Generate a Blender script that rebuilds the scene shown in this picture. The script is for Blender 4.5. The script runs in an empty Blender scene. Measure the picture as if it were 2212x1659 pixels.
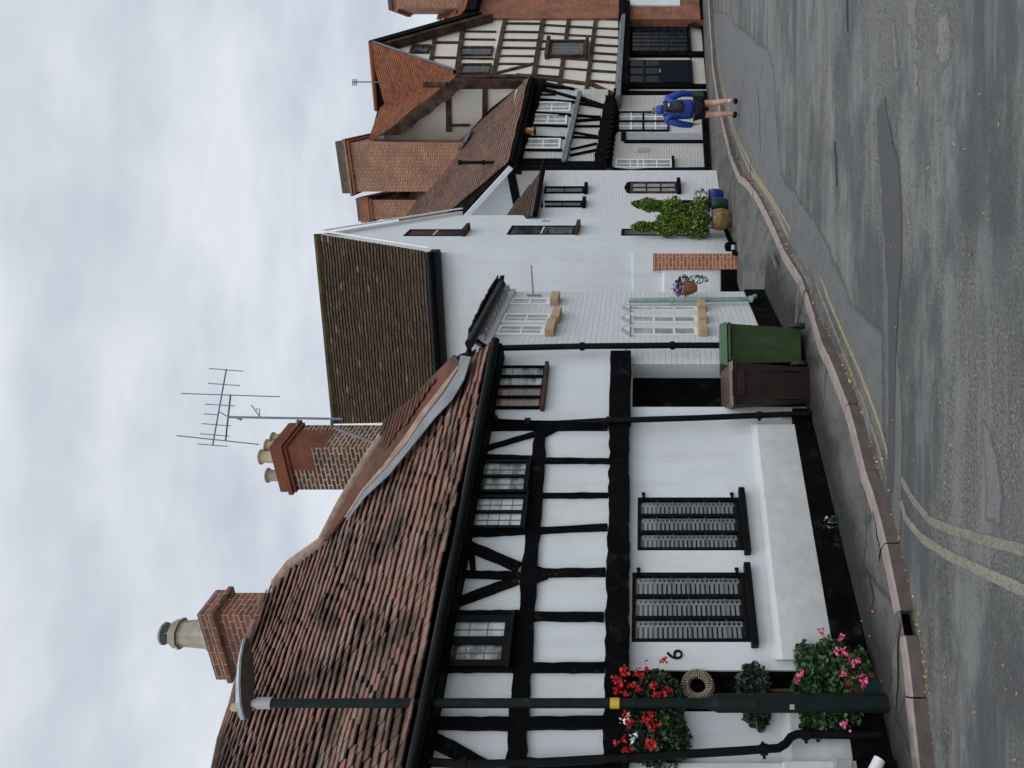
import bpy, math, random
from mathutils import Vector, Matrix, noise
random.seed(7)
R = math.radians
C = bpy.context.scene.collection
FL, XH, YC, CZ = 1661.0, 1390.0, 829.5, 2.0      # focal length and principal point of the (sideways) photo, eye height

# ------------------------------------------------------------------ ground
def D(y):
    s = min(1, max(0, (12-y)/7.0)); s = s*s*(3-2*s)
    d = 1.94 + .24*s
    if y > 21:
        q = min(y, 29)-21; d += .0038*q*q
    return d
def G(y): return CZ-D(y)
def ray(X, Y, y): return Vector(((YC-Y)/FL*y, y, CZ+(XH-X)/FL*y))
def gp(X, Y, off=0.0):
    y = 10.0
    for _ in range(60): y = .5*y+.5*FL*(D(y)-off)/max(5, X-XH)
    return ray(X, Y, y)

# ------------------------------------------------------------------ mesh helpers
class MB:
    def __init__(s): s.v = []; s.f = []; s.m = []
    def add(s, vs, fs, mi=0):
        b = len(s.v); s.v += [Vector(v) for v in vs]
        s.f += [tuple(b+i for i in f) for f in fs]; s.m += [mi]*len(fs)
    def hexa(s, a, b, mi=0):          # a, b: matching polygons (bottom, top)
        n = len(a)
        s.add(list(a)+list(b), [tuple(range(n))[::-1], tuple(range(n, 2*n))]+[(i, (i+1) % n, n+(i+1) % n, n+i) for i in range(n)], mi)
    def box(s, x0, x1, y0, y1, z0, z1, mi=0):
        s.hexa([(x0,y0,z0),(x1,y0,z0),(x1,y1,z0),(x0,y1,z0)], [(x0,y0,z1),(x1,y0,z1),(x1,y1,z1),(x0,y1,z1)], mi)
    def tube(s, pts, r, n=10, mi=0, r2=None):
        pts = [Vector(p) for p in pts]; rings = []
        for i, p in enumerate(pts):
            if i == 0: d = pts[1]-p
            elif i == len(pts)-1: d = p-pts[i-1]
            else: d = (pts[i+1]-p).normalized()+(p-pts[i-1]).normalized()
            d.normalize(); a = d.cross(Vector((0,0,1)))
            if a.length < .2: a = d.cross(Vector((1,0,0)))
            a.normalize(); b = d.cross(a)
            rr = r if r2 is None else r+(r2-r)*i/(len(pts)-1)
            rings.append([p+(a*math.cos(2*math.pi*k/n)+b*math.sin(2*math.pi*k/n))*rr for k in range(n)])
        vs = [v for q in rings for v in q]; fs = []
        for i in range(len(pts)-1):
            for k in range(n):
                fs.append((i*n+k, i*n+(k+1) % n, (i+1)*n+(k+1) % n, (i+1)*n+k))
        fs.append(tuple(range(n))[::-1]); fs.append(tuple((len(pts)-1)*n+k for k in range(n)))
        s.add(vs, fs, mi)
    def lathe(s, prof, n=20, c=(0,0,0), mi=0, sx=1, sy=1):
        c = Vector(c); vs = []; fs = []
        for r, z in prof:
            for k in range(n):
                t = 2*math.pi*k/n; vs.append(c+Vector((r*math.cos(t)*sx, r*math.sin(t)*sy, z)))
        for i in range(len(prof)-1):
            for k in range(n): fs.append((i*n+k, i*n+(k+1) % n, (i+1)*n+(k+1) % n, (i+1)*n+k))
        fs.append(tuple(range(n))[::-1]); fs.append(tuple((len(prof)-1)*n+k for k in range(n)))
        s.add(vs, fs, mi)
    def leaf(s, p, size, mi=0, asp=.6):
        a = Vector((random.gauss(0,1), random.gauss(0,1), random.gauss(0,1))).normalized()
        b = a.cross(Vector((random.gauss(0,1), random.gauss(0,1), random.gauss(0,1)))).normalized()
        c = a.cross(b)*size*.18
        p = Vector(p)
        s.add([p-a*size*.5, p+b*size*.5*asp+c, p+a*size*.5, p-b*size*.5*asp+c], [(0,1,2),(0,2,3)], mi)

MW = {}
def obj(name, mb, mats, parent=None, M=None, smooth=False, world=False, bevel=0):
    """mb vertices are in frame M (default: the parent's frame); world=True: vertices given in world space"""
    PM = MW[parent.name] if parent else Matrix.Identity(4)
    if M is None: M = PM
    vs = mb.v
    if world:
        inv = M.inverted(); vs = [inv @ v for v in vs]
    me = bpy.data.meshes.new(name)
    me.from_pydata([tuple(v) for v in vs], [], mb.f)
    if not isinstance(mats, (list, tuple)): mats = [mats]
    for m in mats: me.materials.append(m)
    me.polygons.foreach_set('material_index', mb.m)
    if smooth:
        me.polygons.foreach_set('use_smooth', [True]*len(mb.f))
    me.validate(); me.update()
    o = bpy.data.objects.new(name, me); C.objects.link(o)
    if smooth:
        try: me.set_sharp_from_angle(angle=R(40))
        except Exception: pass
    if bevel:
        b = o.modifiers.new('bevel', 'BEVEL'); b.width = bevel; b.segments = 2; b.limit_method = 'ANGLE'
    if parent: o.parent = parent; o.matrix_local = PM.inverted() @ M
    else: o.matrix_world = M
    MW[o.name] = M.copy()
    return o
def tag(o, label=None, cat=None, group=None, kind=None):
    if label: o['label'] = label
    if cat: o['category'] = cat
    if group: o['group'] = group
    if kind: o['kind'] = kind
    return o
def thing(name, label, cat, M, group=None):
    o = bpy.data.objects.new(name, None); C.objects.link(o); o.matrix_world = M; o.empty_display_size = .2
    MW[o.name] = M.copy(); return tag(o, label, cat, group)
def frame(x, y, z, yaw=0): return Matrix.Translation((x, y, z)) @ Matrix.Rotation(yaw, 4, 'Z')

class Fac:                                   # a vertical plane: s to the right, z up, n outwards
    def __init__(s, ox, oy, dx, dy):
        L = math.hypot(dx, dy); s.d = Vector((dx/L, dy/L)); s.o = Vector((ox, oy)); s.n = Vector((s.d.y, -s.d.x))
        s.z0 = G(oy); s.M = frame(ox, oy, s.z0, math.atan2(dy, dx))
    def w(s, X, Y, n=0.0):
        q = Vector(((YC-Y)/FL, 1.0)); y = (n+s.o.dot(s.n))/q.dot(s.n); return ray(X, Y, y)
    def p(s, X, Y, n=0.0):                   # -> local (s, -n, z)
        W = s.w(X, Y, n); v = Vector((W.x, W.y))-s.o
        return Vector((v.dot(s.d), -n, W.z-s.z0))
    def sp(s, sv, n, z):                     # local to world
        return Vector((s.o.x+s.d.x*sv+s.n.x*n, s.o.y+s.d.y*sv+s.n.y*n, s.z0+z))
def prism(F, pts, n0, n1, mb=None, mi=0):
    mb = mb or MB(); a = [F.p(X, Y, n1) for X, Y in pts]
    mb.hexa([Vector((v.x, -n0, v.z)) for v in a], a, mi); return mb
def beam_mb(F, p1, p2, w, n0, n1, wob=.012, seg=6, w2=None):
    a, b = F.p(p1[0], p1[1], n1), F.p(p2[0], p2[1], n1); d = b-a; L = d.length; d.normalize()
    q = Vector((-d.z, 0, d.x)); w2 = w if w2 is None else w2; A = []; B = []
    for i in range(seg+1):
        t = i/seg; c = a+d*L*t; ww = (w+(w2-w)*t)/2
        A.append(c+q*(ww+random.uniform(-wob, wob))); B.append(c-q*(ww+random.uniform(-wob, wob)))
    mb = MB(); n = seg+1
    f = A+B; k = [Vector((v.x, -n0, v.z)) for v in f]; fs = []
    for i in range(seg):
        fs += [(i, i+1, n+i+1, n+i), (2*n+n+i, 2*n+n+i+1, 2*n+i+1, 2*n+i), (i+1, i, 2*n+i, 2*n+i+1), (n+i, n+i+1, 3*n+i+1, 3*n+i)]
    fs += [(0, n, 3*n, 2*n), (n-1, 2*n+n-1, 4*n-1, 2*n-1)]
    mb.add(f+k, fs); return mb
BN = [0]
def beam(F, T, p1, p2, w, mat, n1=.045, n0=-.02, name='timber_beam', **k):
    BN[0] += 1; n1 += (BN[0] % 9)*.0023
    k.setdefault('wob', .005); k.setdefault('seg', 8); return obj(name, beam_mb(F, p1, p2, w, n0, n1, **k), mat, T, F.M)
def wall_cells(s0, s1, z0, z1, holes, n=0.0, depth=.22, mb=None, mi=0):
    mb = mb or MB()
    S = sorted({s0, s1, *[h[0] for h in holes], *[h[1] for h in holes]}); Z = sorted({z0, z1, *[h[2] for h in holes], *[h[3] for h in holes]})
    S = [v for v in S if s0 <= v <= s1]; Z = [v for v in Z if z0 <= v <= z1]
    for i in range(len(S)-1):
        for j in range(len(Z)-1):
            cs, cz = (S[i]+S[i+1])/2, (Z[j]+Z[j+1])/2
            if any(h[0] < cs < h[1] and h[2] < cz < h[3] for h in holes): continue
            a, b, c, d = S[i], S[i+1], Z[j], Z[j+1]
            mb.add([(a,-n,c),(b,-n,c),(b,-n,d),(a,-n,d)], [(0,1,2,3)], mi)
    for h in holes:
        a, b, c, d = h
        for q in ([(a,c),(a,d)], [(b,d),(b,c)], [(a,d),(b,d)], [(b,c),(a,c)]):
            (x1,q1),(x2,q2) = q
            mb.add([(x1,-n,q1),(x2,-n,q2),(x2,-n+depth,q2),(x1,-n+depth,q1)], [(0,1,2,3)], mi)
    return mb

# ------------------------------------------------------------------ materials
def newmat(name):
    m = bpy.data.materials.new(name); m.use_nodes = True
    nt = m.node_tree; b = nt.nodes['Principled BSDF']
    return m, nt, b
def N(nt, t, **k):
    n = nt.nodes.new(t)
    for a, v in k.items():
        if a in n.inputs: n.inputs[a].default_value = v
        else: setattr(n, a, v)
    return n
def ramp(nt, fac, stops):
    r = nt.nodes.new('ShaderNodeValToRGB'); e = r.color_ramp.elements
    while len(e) < len(stops): e.new(.5)
    for i, (p, c) in enumerate(stops): e[i].position = p; e[i].color = (*c, 1) if len(c) == 3 else c
    nt.links.new(fac, r.inputs[0]); return r
def mixc(nt, fac, a, b, mode='MIX'):
    m = nt.nodes.new('ShaderNodeMix'); m.data_type = 'RGBA'; m.blend_type = mode
    for v, k in ((fac, 0), (a, 6), (b, 7)):
        if isinstance(v, (int, float)): m.inputs[k].default_value = v
        elif isinstance(v, tuple): m.inputs[k].default_value = (*v, 1)
        else: nt.links.new(v, m.inputs[k])
    return m.outputs[2]
def bump(nt, b, h, strength=.3, dist=.01):
    n = nt.nodes.new('ShaderNodeBump'); n.inputs['Strength'].default_value = strength; n.inputs['Distance'].default_value = dist
    nt.links.new(h, n.inputs['Height']); nt.links.new(n.outputs[0], b.inputs['Normal'])
def mathn(nt, op, a, b=None):
    m = nt.nodes.new('ShaderNodeMath'); m.operation = op
    for i, v in enumerate((a, b)):
        if v is None: continue
        if isinstance(v, (int, float)): m.inputs[i].default_value = v
        else: nt.links.new(v, m.inputs[i])
    return m.outputs[0]
def nz(nt, co, scale, detail=4, rough=.55, stretch=None):
    n = N(nt, 'ShaderNodeTexNoise', Scale=scale, Detail=detail, Roughness=rough)
    if stretch:
        mp = N(nt, 'ShaderNodeMapping'); mp.inputs['Scale'].default_value = stretch; nt.links.new(co, mp.inputs[0]); co = mp.outputs[0]
    nt.links.new(co, n.inputs['Vector']); return n.outputs['Fac']
def plain(name, c1, c2=None, rough=.6, scale=6, bs=.15, bd=.004, fine=60, metal=0, lo=.35, hi=.65, stretch=None, spec=.5, coat=0):
    m, nt, b = newmat(name); tc = N(nt, 'ShaderNodeTexCoord'); co = tc.outputs['Object']
    c2 = c2 or tuple(v*.8 for v in c1)
    f = nz(nt, co, scale, 6, .6, stretch); r = ramp(nt, f, [(lo, c1), (hi, c2)])
    nt.links.new(r.outputs[0], b.inputs['Base Color'])
    b.inputs['Roughness'].default_value = rough; b.inputs['Metallic'].default_value = metal; b.inputs['Specular IOR Level'].default_value = spec
    if bs: bump(nt, b, nz(nt, co, fine, 4, .6, stretch), bs, bd)
    return m
def brickmat(name, cols, mortar, w=.225, h=.075, ms=.010, rough=.85, bs=.6, bd=.006, dirt_or_tone=None, wear=0.0):
    m, nt, b = newmat(name); tc = N(nt, 'ShaderNodeTexCoord'); sx = N(nt, 'ShaderNodeSeparateXYZ'); nt.links.new(tc.outputs['Object'], sx.inputs[0])
    cx = N(nt, 'ShaderNodeCombineXYZ'); nt.links.new(mathn(nt, 'ADD', sx.outputs[0], sx.outputs[1]), cx.inputs[0]); nt.links.new(sx.outputs[2], cx.inputs[1])
    wob = N(nt, 'ShaderNodeTexNoise', Scale=5.0); nt.links.new(tc.outputs['Object'], wob.inputs['Vector'])
    va = N(nt, 'ShaderNodeVectorMath', operation='MULTIPLY_ADD'); va.inputs[1].default_value = (.02, .02, 0)
    nt.links.new(wob.outputs['Color'], va.inputs[0]); nt.links.new(cx.outputs[0], va.inputs[2])
    bt = N(nt, 'ShaderNodeTexBrick', Scale=1.0); bt.inputs['Brick Width'].default_value = w; bt.inputs['Row Height'].default_value = h
    bt.inputs['Mortar Size'].default_value = ms; bt.inputs['Mortar Smooth'].default_value = .3; bt.inputs['Bias'].default_value = 0
    bt.inputs['Color1'].default_value = (0,0,0,1); bt.inputs['Color2'].default_value = (1,1,1,1); bt.inputs['Mortar'].default_value = (.5,.5,.5,1)
    nt.links.new(va.outputs[0], bt.inputs['Vector'])
    n = len(cols); r = ramp(nt, bt.outputs['Color'], [(i/(n-1) if n > 1 else 0, c) for i, c in enumerate(cols)])
    f1 = nz(nt, tc.outputs['Object'], 40, 5)
    cc = mixc(nt, .35, r.outputs[0], ramp(nt, f1, [(.3, tuple(v*.55 for v in cols[0])), (.7, cols[-1])]).outputs[0])
    col = mixc(nt, bt.outputs['Fac'], cc, mortar)
    if dirt_or_tone:
        f = nz(nt, tc.outputs['Object'], 1.6, 6, .65); col = mixc(nt, ramp(nt, f, [(.42, (0,0,0)), (.68, (.75,.75,.75))]).outputs[0], col, dirt_or_tone)
    nt.links.new(col, b.inputs['Base Color']); b.inputs['Roughness'].default_value = rough; b.inputs['Specular IOR Level'].default_value = .2
    hh = mathn(nt, 'ADD', mathn(nt, 'MULTIPLY', bt.outputs['Fac'], -1.0), mathn(nt, 'MULTIPLY', nz(nt, tc.outputs['Object'], 25, 4), .7))
    bump(nt, b, hh, bs, bd); return m
def tilemat(name, stops, dirt_or_tone=(.03,.027,.022), dlo=.5, dhi=.72, amt=.7, dscale=1.3, moss=None):
    m, nt, b = newmat(name); tc = N(nt, 'ShaderNodeTexCoord'); g = N(nt, 'ShaderNodeNewGeometry')
    r = ramp(nt, g.outputs['Random Per Island'], stops)
    f = nz(nt, tc.outputs['Object'], dscale, 7, .7)
    col = mixc(nt, .35, r.outputs[0], mixc(nt, nz(nt, tc.outputs['Object'], 30, 5), tuple(v*.5 for v in stops[0][1]), stops[-1][1]))
    col = mixc(nt, ramp(nt, f, [(dlo, (0,0,0)), (dhi, (amt,)*3)]).outputs[0], col, dirt_or_tone)
    if moss:
        f2 = nz(nt, tc.outputs['Object'], 2.5, 6, .7); sx = N(nt, 'ShaderNodeSeparateXYZ'); nt.links.new(tc.outputs['Object'], sx.inputs[0])
        zz = mathn(nt, 'ADD', mathn(nt, 'MULTIPLY', sx.outputs[2], moss[1]), moss[2])
        col = mixc(nt, ramp(nt, mathn(nt, 'ADD', f2, zz), [(.55, (0,0,0)), (.75, (.8,.8,.8))]).outputs[0], col, moss[0])
    nt.links.new(col, b.inputs['Base Color']); b.inputs['Roughness'].default_value = .95; b.inputs['Specular IOR Level'].default_value = .12
    bump(nt, b, nz(nt, tc.outputs['Object'], 45, 4), .4, .006); return m

def plaster(name, c, c2, streak=.32, grime=(.42,.42,.40)):
    m, nt, b = newmat(name); tc = N(nt, 'ShaderNodeTexCoord'); co = tc.outputs['Object']
    a = mixc(nt, ramp(nt, nz(nt, co, 1.3, 6, .6), [(.35, (0,0,0)), (.7, (1,1,1))]).outputs[0], c, c2)
    s = nz(nt, co, 2.2, 6, .65, (3.5, 3.5, .45))
    a = mixc(nt, ramp(nt, s, [(.50, (0,0,0)), (.75, (streak,)*3)]).outputs[0], a, grime)
    sp = nz(nt, co, 55, 3, .6)
    a = mixc(nt, ramp(nt, sp, [(.66, (0,0,0)), (.78, (.35,)*3)]).outputs[0], a, tuple(v*.7 for v in c2))
    sx = N(nt, 'ShaderNodeSeparateXYZ'); nt.links.new(co, sx.inputs[0]); low = mathn(nt, 'SUBTRACT', 1.0, mathn(nt, 'MULTIPLY', sx.outputs[2], 1.1))
    gr = ramp(nt, mathn(nt, 'ADD', mathn(nt, 'MULTIPLY', low, .45), mathn(nt, 'MULTIPLY', nz(nt, co, 7, 7, .7), .6)), [(.42, (0,0,0)), (.75, (.5,.5,.5))])
    a = mixc(nt, gr.outputs[0], a, (.30,.29,.26))
    nt.links.new(a, b.inputs['Base Color']); b.inputs['Roughness'].default_value = .85
    h = mathn(nt, 'ADD', mathn(nt, 'MULTIPLY', nz(nt, co, 2.2, 3), 5.0), nz(nt, co, 38, 5, .65))
    bump(nt, b, h, .35, .008); return m
M_ = {}
M_['plaster'] = plaster('white_plaster', (.66,.70,.72), (.60,.63,.65))
M_['cream'] = plaster('cream_plaster', (.64,.61,.54), (.57,.54,.475))
M_['plinthw'] = plaster('plinth_render', (.58,.59,.59), (.50,.52,.52), .4)
M_['black'] = plain('black_tarred_timber', (.0015,.0016,.002), (.0045,.0045,.005), .7, 4, .5, .006, 22, stretch=(1,1,1), spec=.05)
M_['tar'] = plain('black_plinth_paint', (.0014,.0014,.0016), (.005,.005,.005), .8, 3, .4, .01, 14, spec=.04)
M_['blackp'] = plain('black_gloss_iron', (.0025,.003,.0035), (.006,.006,.007), .45, 8, .1, .002, 40, spec=.10)
M_['brown'] = plain('weathered_oak', (.090,.054,.039), (.022,.014,.012), .75, 3.5, .5, .006, 26, spec=.15)
M_['navy'] = plain('navy_paint', (.0015,.002,.009), (.003,.004,.012), .45, 5, .1, .002, spec=.08)
M_['wbrick'] = brickmat('white_painted_brick', [(.66,.67,.69), (.71,.715,.74), (.62,.63,.65)], (.60,.61,.63), bs=.7, bd=.010, ms=.011)
M_['wbrick2'] = brickmat('weathered_painted_brick', [(.56,.56,.555), (.65,.65,.65), (.60,.59,.575)], (.44,.44,.43), bs=1.0, bd=.014, ms=.013, dirt_or_tone=(.45,.43,.38))
M_['redbrick'] = brickmat('red_brick', [(.32,.095,.05), (.24,.07,.04), (.38,.13,.07)], (.30,.20,.15), bs=.7, dirt_or_tone=(.10,.06,.04))
M_['oldbrick'] = brickmat('soot_stained_brick', [(.035,.024,.02), (.13,.055,.035), (.26,.085,.05), (.05,.032,.026), (.19,.07,.045)], (.44,.37,.29), ms=.015, bs=.9, bd=.012, dirt_or_tone=(.022,.018,.015))
M_['nearbrick'] = brickmat('patched_chimney_brick', [(.20,.07,.045), (.26,.085,.05), (.10,.05,.038), (.30,.11,.07), (.15,.06,.045)], (.36,.28,.22), ms=.010, bs=.9, bd=.012, dirt_or_tone=(.10,.06,.045))
M_['chbrick'] = brickmat('orange_brick', [(.30,.115,.06), (.40,.17,.09), (.24,.095,.055), (.34,.15,.10)], (.42,.32,.24), ms=.012, bs=.8, bd=.01, dirt_or_tone=(.16,.09,.06))
M_['pierbrick'] = brickmat('fresh_orange_brick', [(.42,.13,.07), (.22,.08,.05), (.50,.19,.10)], (.42,.34,.28), ms=.011, bs=.7)
M_['newbrick'] = brickmat('rebuilt_red_brick', [(.22,.065,.038), (.19,.055,.032), (.25,.08,.045)], (.17,.07,.045), bs=.3, dirt_or_tone=(.07,.035,.025))
M_['darkcap'] = plain('sooty_mortar', (.12,.10,.075), (.06,.05,.04), .9, 9, .6, .01)
M_['mortar'] = plain('lime_mortar_bedding', (.30,.205,.155), (.17,.11,.085), .9, 7, .7, .02, 20)
M_['lead'] = plain('lead_sheet', (.10,.108,.12), (.17,.18,.195), .45, 3, .2, .01, 12, metal=.3)
M_['pot'] = plain('buff_clay', (.52,.42,.27), (.40,.31,.20), .8, 6, .2, .004)
M_['potg'] = plain('grey_clay', (.40,.36,.29), (.28,.25,.20), .85, 8, .3, .004)
M_['terra'] = plain('terracotta', (.30,.11,.05), (.22,.08,.04), .8, 8, .2)
M_['steel'] = plain('dull_steel', (.35,.36,.38), (.25,.26,.28), .4, 8, .05, metal=.8)
M_['aerial'] = plain('grey_aerial_metal', (.16,.19,.24), (.12,.14,.18), .5, 8, 0, metal=.3)
M_['tan'] = plain('sandstone_sill', (.48,.34,.20), (.38,.27,.16), .85, 9, .3)
M_['wpaint'] = plain('white_window_paint', (.74,.74,.74), (.66,.66,.67), .45, 7, .05)
M_['greenp'] = plain('pale_green_paint', (.30,.46,.40), (.22,.33,.28), .5, 7, .1)
M_['postg'] = plain('dark_green_paint', (.004,.010,.008), (.008,.015,.013), .55, 10, .15, .003, 40, spec=.14)
M_['greyp'] = plain('grey_plastic', (.34,.35,.37), (.27,.28,.30), .5, 9, .05)
M_['lamph'] = plain('lamp_grey_alloy', (.30,.34,.37), (.22,.25,.27), .4, 9, .05, metal=.3)
M_['lens'] = plain('dusty_lamp_lens', (.10,.10,.095), (.06,.06,.055), .35, 12, .1)
M_['yellow'] = plain('yellow_sticker', (.65,.42,.03), (.55,.34,.02), .5, 20, 0)
M_['white'] = plain('white_print', (.8,.8,.8), (.7,.7,.7), .6, 20, 0)
M_['bing'] = plain('green_bin_plastic', (.016,.036,.010), (.024,.048,.014), .5, 5, .15, .002, 90, spec=.25)
M_['binlid'] = plain('green_bin_lid', (.035,.085,.040), (.05,.11,.055), .4, 5, .1, .002, 90)
M_['binb'] = plain('brown_bin_plastic', (.010,.005,.004), (.017,.009,.007), .5, 5, .15, .002, 90, spec=.25)
M_['binbl'] = plain('brown_bin_lid', (.085,.050,.042), (.12,.075,.066), .4, 5, .1, .002, 90)
def scuffed(m, c, lo=.60, hi=.70, sc=9, amt=.7, stretch=(1, 1, .3)):
    nt = m.node_tree; b = nt.nodes['Principled BSDF']; tc = N(nt, 'ShaderNodeTexCoord'); l = b.inputs['Base Color'].links[0].from_socket
    o = mixc(nt, ramp(nt, nz(nt, tc.outputs['Object'], sc, 7, .75, stretch), [(lo, (0,0,0)), (hi, (amt,)*3)]).outputs[0], l, c); nt.links.new(o, b.inputs['Base Color'])
scuffed(M_['postg'], (.09,.11,.105), .64, .70); scuffed(M_['bing'], (.07,.085,.06), .56, .72, 7, .5); scuffed(M_['binb'], (.07,.06,.055), .58, .74, 7, .45)
scuffed(M_['black'], (.035,.033,.032), .56, .70, 12, .6, (.5, .5, .5)); scuffed(M_['tar'], (.05,.048,.045), .58, .72, 6, .55, (1, 1, 1))
M_['rubber'] = plain('rubber', (.012,.012,.012), (.02,.02,.02), .8, 9, .1)
M_['tanpot'] = plain('ochre_glaze', (.28,.18,.07), (.10,.055,.02), .3, 14, .2, .004, 20)
M_['bluepot'] = plain('blue_glaze', (.012,.02,.17), (.02,.03,.24), .18, 6, .05)
M_['tealpot'] = plain('teal_glaze', (.012,.035,.035), (.02,.05,.05), .3, 6, .05)
M_['wicker'] = plain('wicker', (.10,.045,.02), (.05,.025,.012), .9, 30, .5, .006)
M_['soil'] = plain('soil', (.03,.02,.014), None, .95, 20, .5)
M_['amber'] = plain('amber_glass', (.45,.25,.04), (.30,.15,.02), .25, 20, 0)
M_['skin'] = plain('skin', (.52,.30,.21), (.45,.25,.18), .55, 9, .05)
M_['jacket'] = plain('blue_cloth', (.008,.050,.33), (.004,.024,.20), .6, 5, .5, .02, 9)
M_['shorts'] = plain('black_cloth', (.008,.008,.010), (.014,.014,.017), .8, 9, .4, .01, 12, spec=.15)
M_['pack'] = plain('black_nylon', (.004,.004,.005), (.010,.010,.012), .7, 9, .3, .005, 25)
M_['red'] = plain('red_strap', (.30,.02,.02), None, .6, 9, 0)
M_['sock'] = plain('white_knit', (.72,.72,.74), (.6,.6,.62), .9, 30, .3)
M_['hair'] = plain('grey_hair', (.16,.13,.11), (.08,.065,.055), .7, 40, .5)
M_['fabricg'] = plain('dark_green_cloth', (.02,.05,.035), None, .8, 12, .2)

def leafmat(name, a, b, c):
    m, nt, bs = newmat(name); g = N(nt, 'ShaderNodeNewGeometry')
    r = ramp(nt, g.outputs['Random Per Island'], [(0, a), (.5, b), (1, c)])
    nt.links.new(r.outputs[0], bs.inputs['Base Color']); bs.inputs['Roughness'].default_value = .5
    bs.inputs['Subsurface Weight'].default_value = 0
    return m
M_['leafd'] = leafmat('dark_geranium_leaf', (.005,.016,.007), (.010,.030,.012), (.035,.08,.03))
M_['leafm'] = leafmat('mid_green_leaf', (.008,.028,.008), (.018,.055,.014), (.07,.15,.045))
M_['leafy'] = leafmat('yellow_green_conifer', (.015,.055,.006), (.055,.13,.010), (.26,.30,.025))
M_['leafb'] = leafmat('bay_leaf', (.006,.018,.010), (.012,.032,.016), (.03,.06,.035))
M_['fred'] = leafmat('red_petals', (.36,.008,.015), (.60,.015,.025), (.45,.03,.02))
M_['fpink'] = leafmat('pink_petals', (.62,.06,.20), (.72,.12,.28), (.65,.16,.25))
M_['fwhite'] = leafmat('white_petals', (.72,.72,.68), (.8,.8,.8), (.7,.68,.6))
M_['fpurple'] = leafmat('purple_petals', (.06,.02,.18), (.16,.03,.25), (.3,.08,.3))
M_['litter'] = leafmat('fallen_leaves', (.40,.22,.05), (.20,.10,.035), (.52,.38,.14))

T_H1 = tilemat('weathered_clay_tiles', [(0, (.15,.070,.050)), (.25, (.20,.095,.068)), (.5, (.25,.122,.088)), (.78, (.20,.105,.082)), (.92, (.24,.150,.125)), (.98, (.20,.17,.175)), (1, (.31,.25,.22))], dlo=.46, dhi=.60, amt=.8, dscale=1.7)
T_T = tilemat('mossy_brown_tiles', [(0, (.012,.009,.006)), (.3, (.040,.022,.013)), (.6, (.066,.034,.019)), (.85, (.026,.017,.011)), (.975, (.11,.055,.030)), (1, (.20,.16,.12))], amt=.6, moss=((.035,.050,.008), .30, -2.68))
T_B = tilemat('brown_tiles', [(0, (.13,.075,.055)), (.4, (.19,.115,.085)), (.7, (.24,.14,.10)), (1, (.15,.11,.10))], amt=.4)
T_R = tilemat('orange_clay_tiles', [(0, (.15,.06,.035)), (.4, (.24,.085,.045)), (.7, (.32,.115,.055)), (1, (.18,.09,.06))], dlo=.52, dhi=.8, amt=.5)

def paneM(name, base, rough=.08, dirt_or_tone=None, spec=.6):  # base colour mottled with a second tone; some panes carry painted reflections
    m, nt, b = newmat(name); tc = N(nt, 'ShaderNodeTexCoord')
    f = nz(nt, tc.outputs['Object'], 3.5, 5, .6, (1, 1, 2)); col = ramp(nt, f, [(.38, base), (.62, dirt_or_tone or tuple(v*.5 for v in base))])
    nt.links.new(col.outputs[0], b.inputs['Base Color']); b.inputs['Roughness'].default_value = rough; b.inputs['Specular IOR Level'].default_value = spec
    bump(nt, b, nz(nt, tc.outputs['Object'], 6, 2), .12, .01); return m
M_['pane_net'] = paneM('glass_over_net_curtain', (.60,.64,.65), .12, (.34,.38,.39))
M_['pane_dark'] = paneM('dark_window_glass', (.02,.024,.026), .06, (.05,.055,.06))
M_['pane_mix'] = paneM('glass_painted_reflections', (.42,.45,.45), .06, (.05,.055,.05))  # pale reflections are painted into the pane colour
M_['pane_brick'] = paneM('glass_painted_brick_reflection', (.26,.15,.12), .1, (.12,.12,.12))  # reflected brick is painted into the pane colour
M_['pane_shop'] = paneM('dark_shop_glass', (.004,.005,.010), .2, (.02,.024,.035), .18)
M_['pane_wh'] = paneM('pale_window_glass', (.34,.35,.35), .1, (.2,.21,.21))
M_['blind'] = plain('white_louvre_blind', (.78,.80,.80), (.68,.70,.70), .6, 8, 0)
def glassM():
    m = bpy.data.materials.new('clear_window_glass'); m.use_nodes = True; nt = m.node_tree; nt.nodes.clear()
    o = N(nt, 'ShaderNodeOutputMaterial'); t = N(nt, 'ShaderNodeBsdfTransparent'); g = N(nt, 'ShaderNodeBsdfGlossy'); g.inputs['Roughness'].default_value = .04
    mx = N(nt, 'ShaderNodeMixShader'); fr = N(nt, 'ShaderNodeFresnel', IOR=1.5); t.inputs[0].default_value = (.90,.91,.92,1)
    nt.links.new(fr.outputs[0], mx.inputs[0]); nt.links.new(t.outputs[0], mx.inputs[1]); nt.links.new(g.outputs[0], mx.inputs[2]); nt.links.new(mx.outputs[0], o.inputs[0]); return m
M_['glass'] = glassM()

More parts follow.
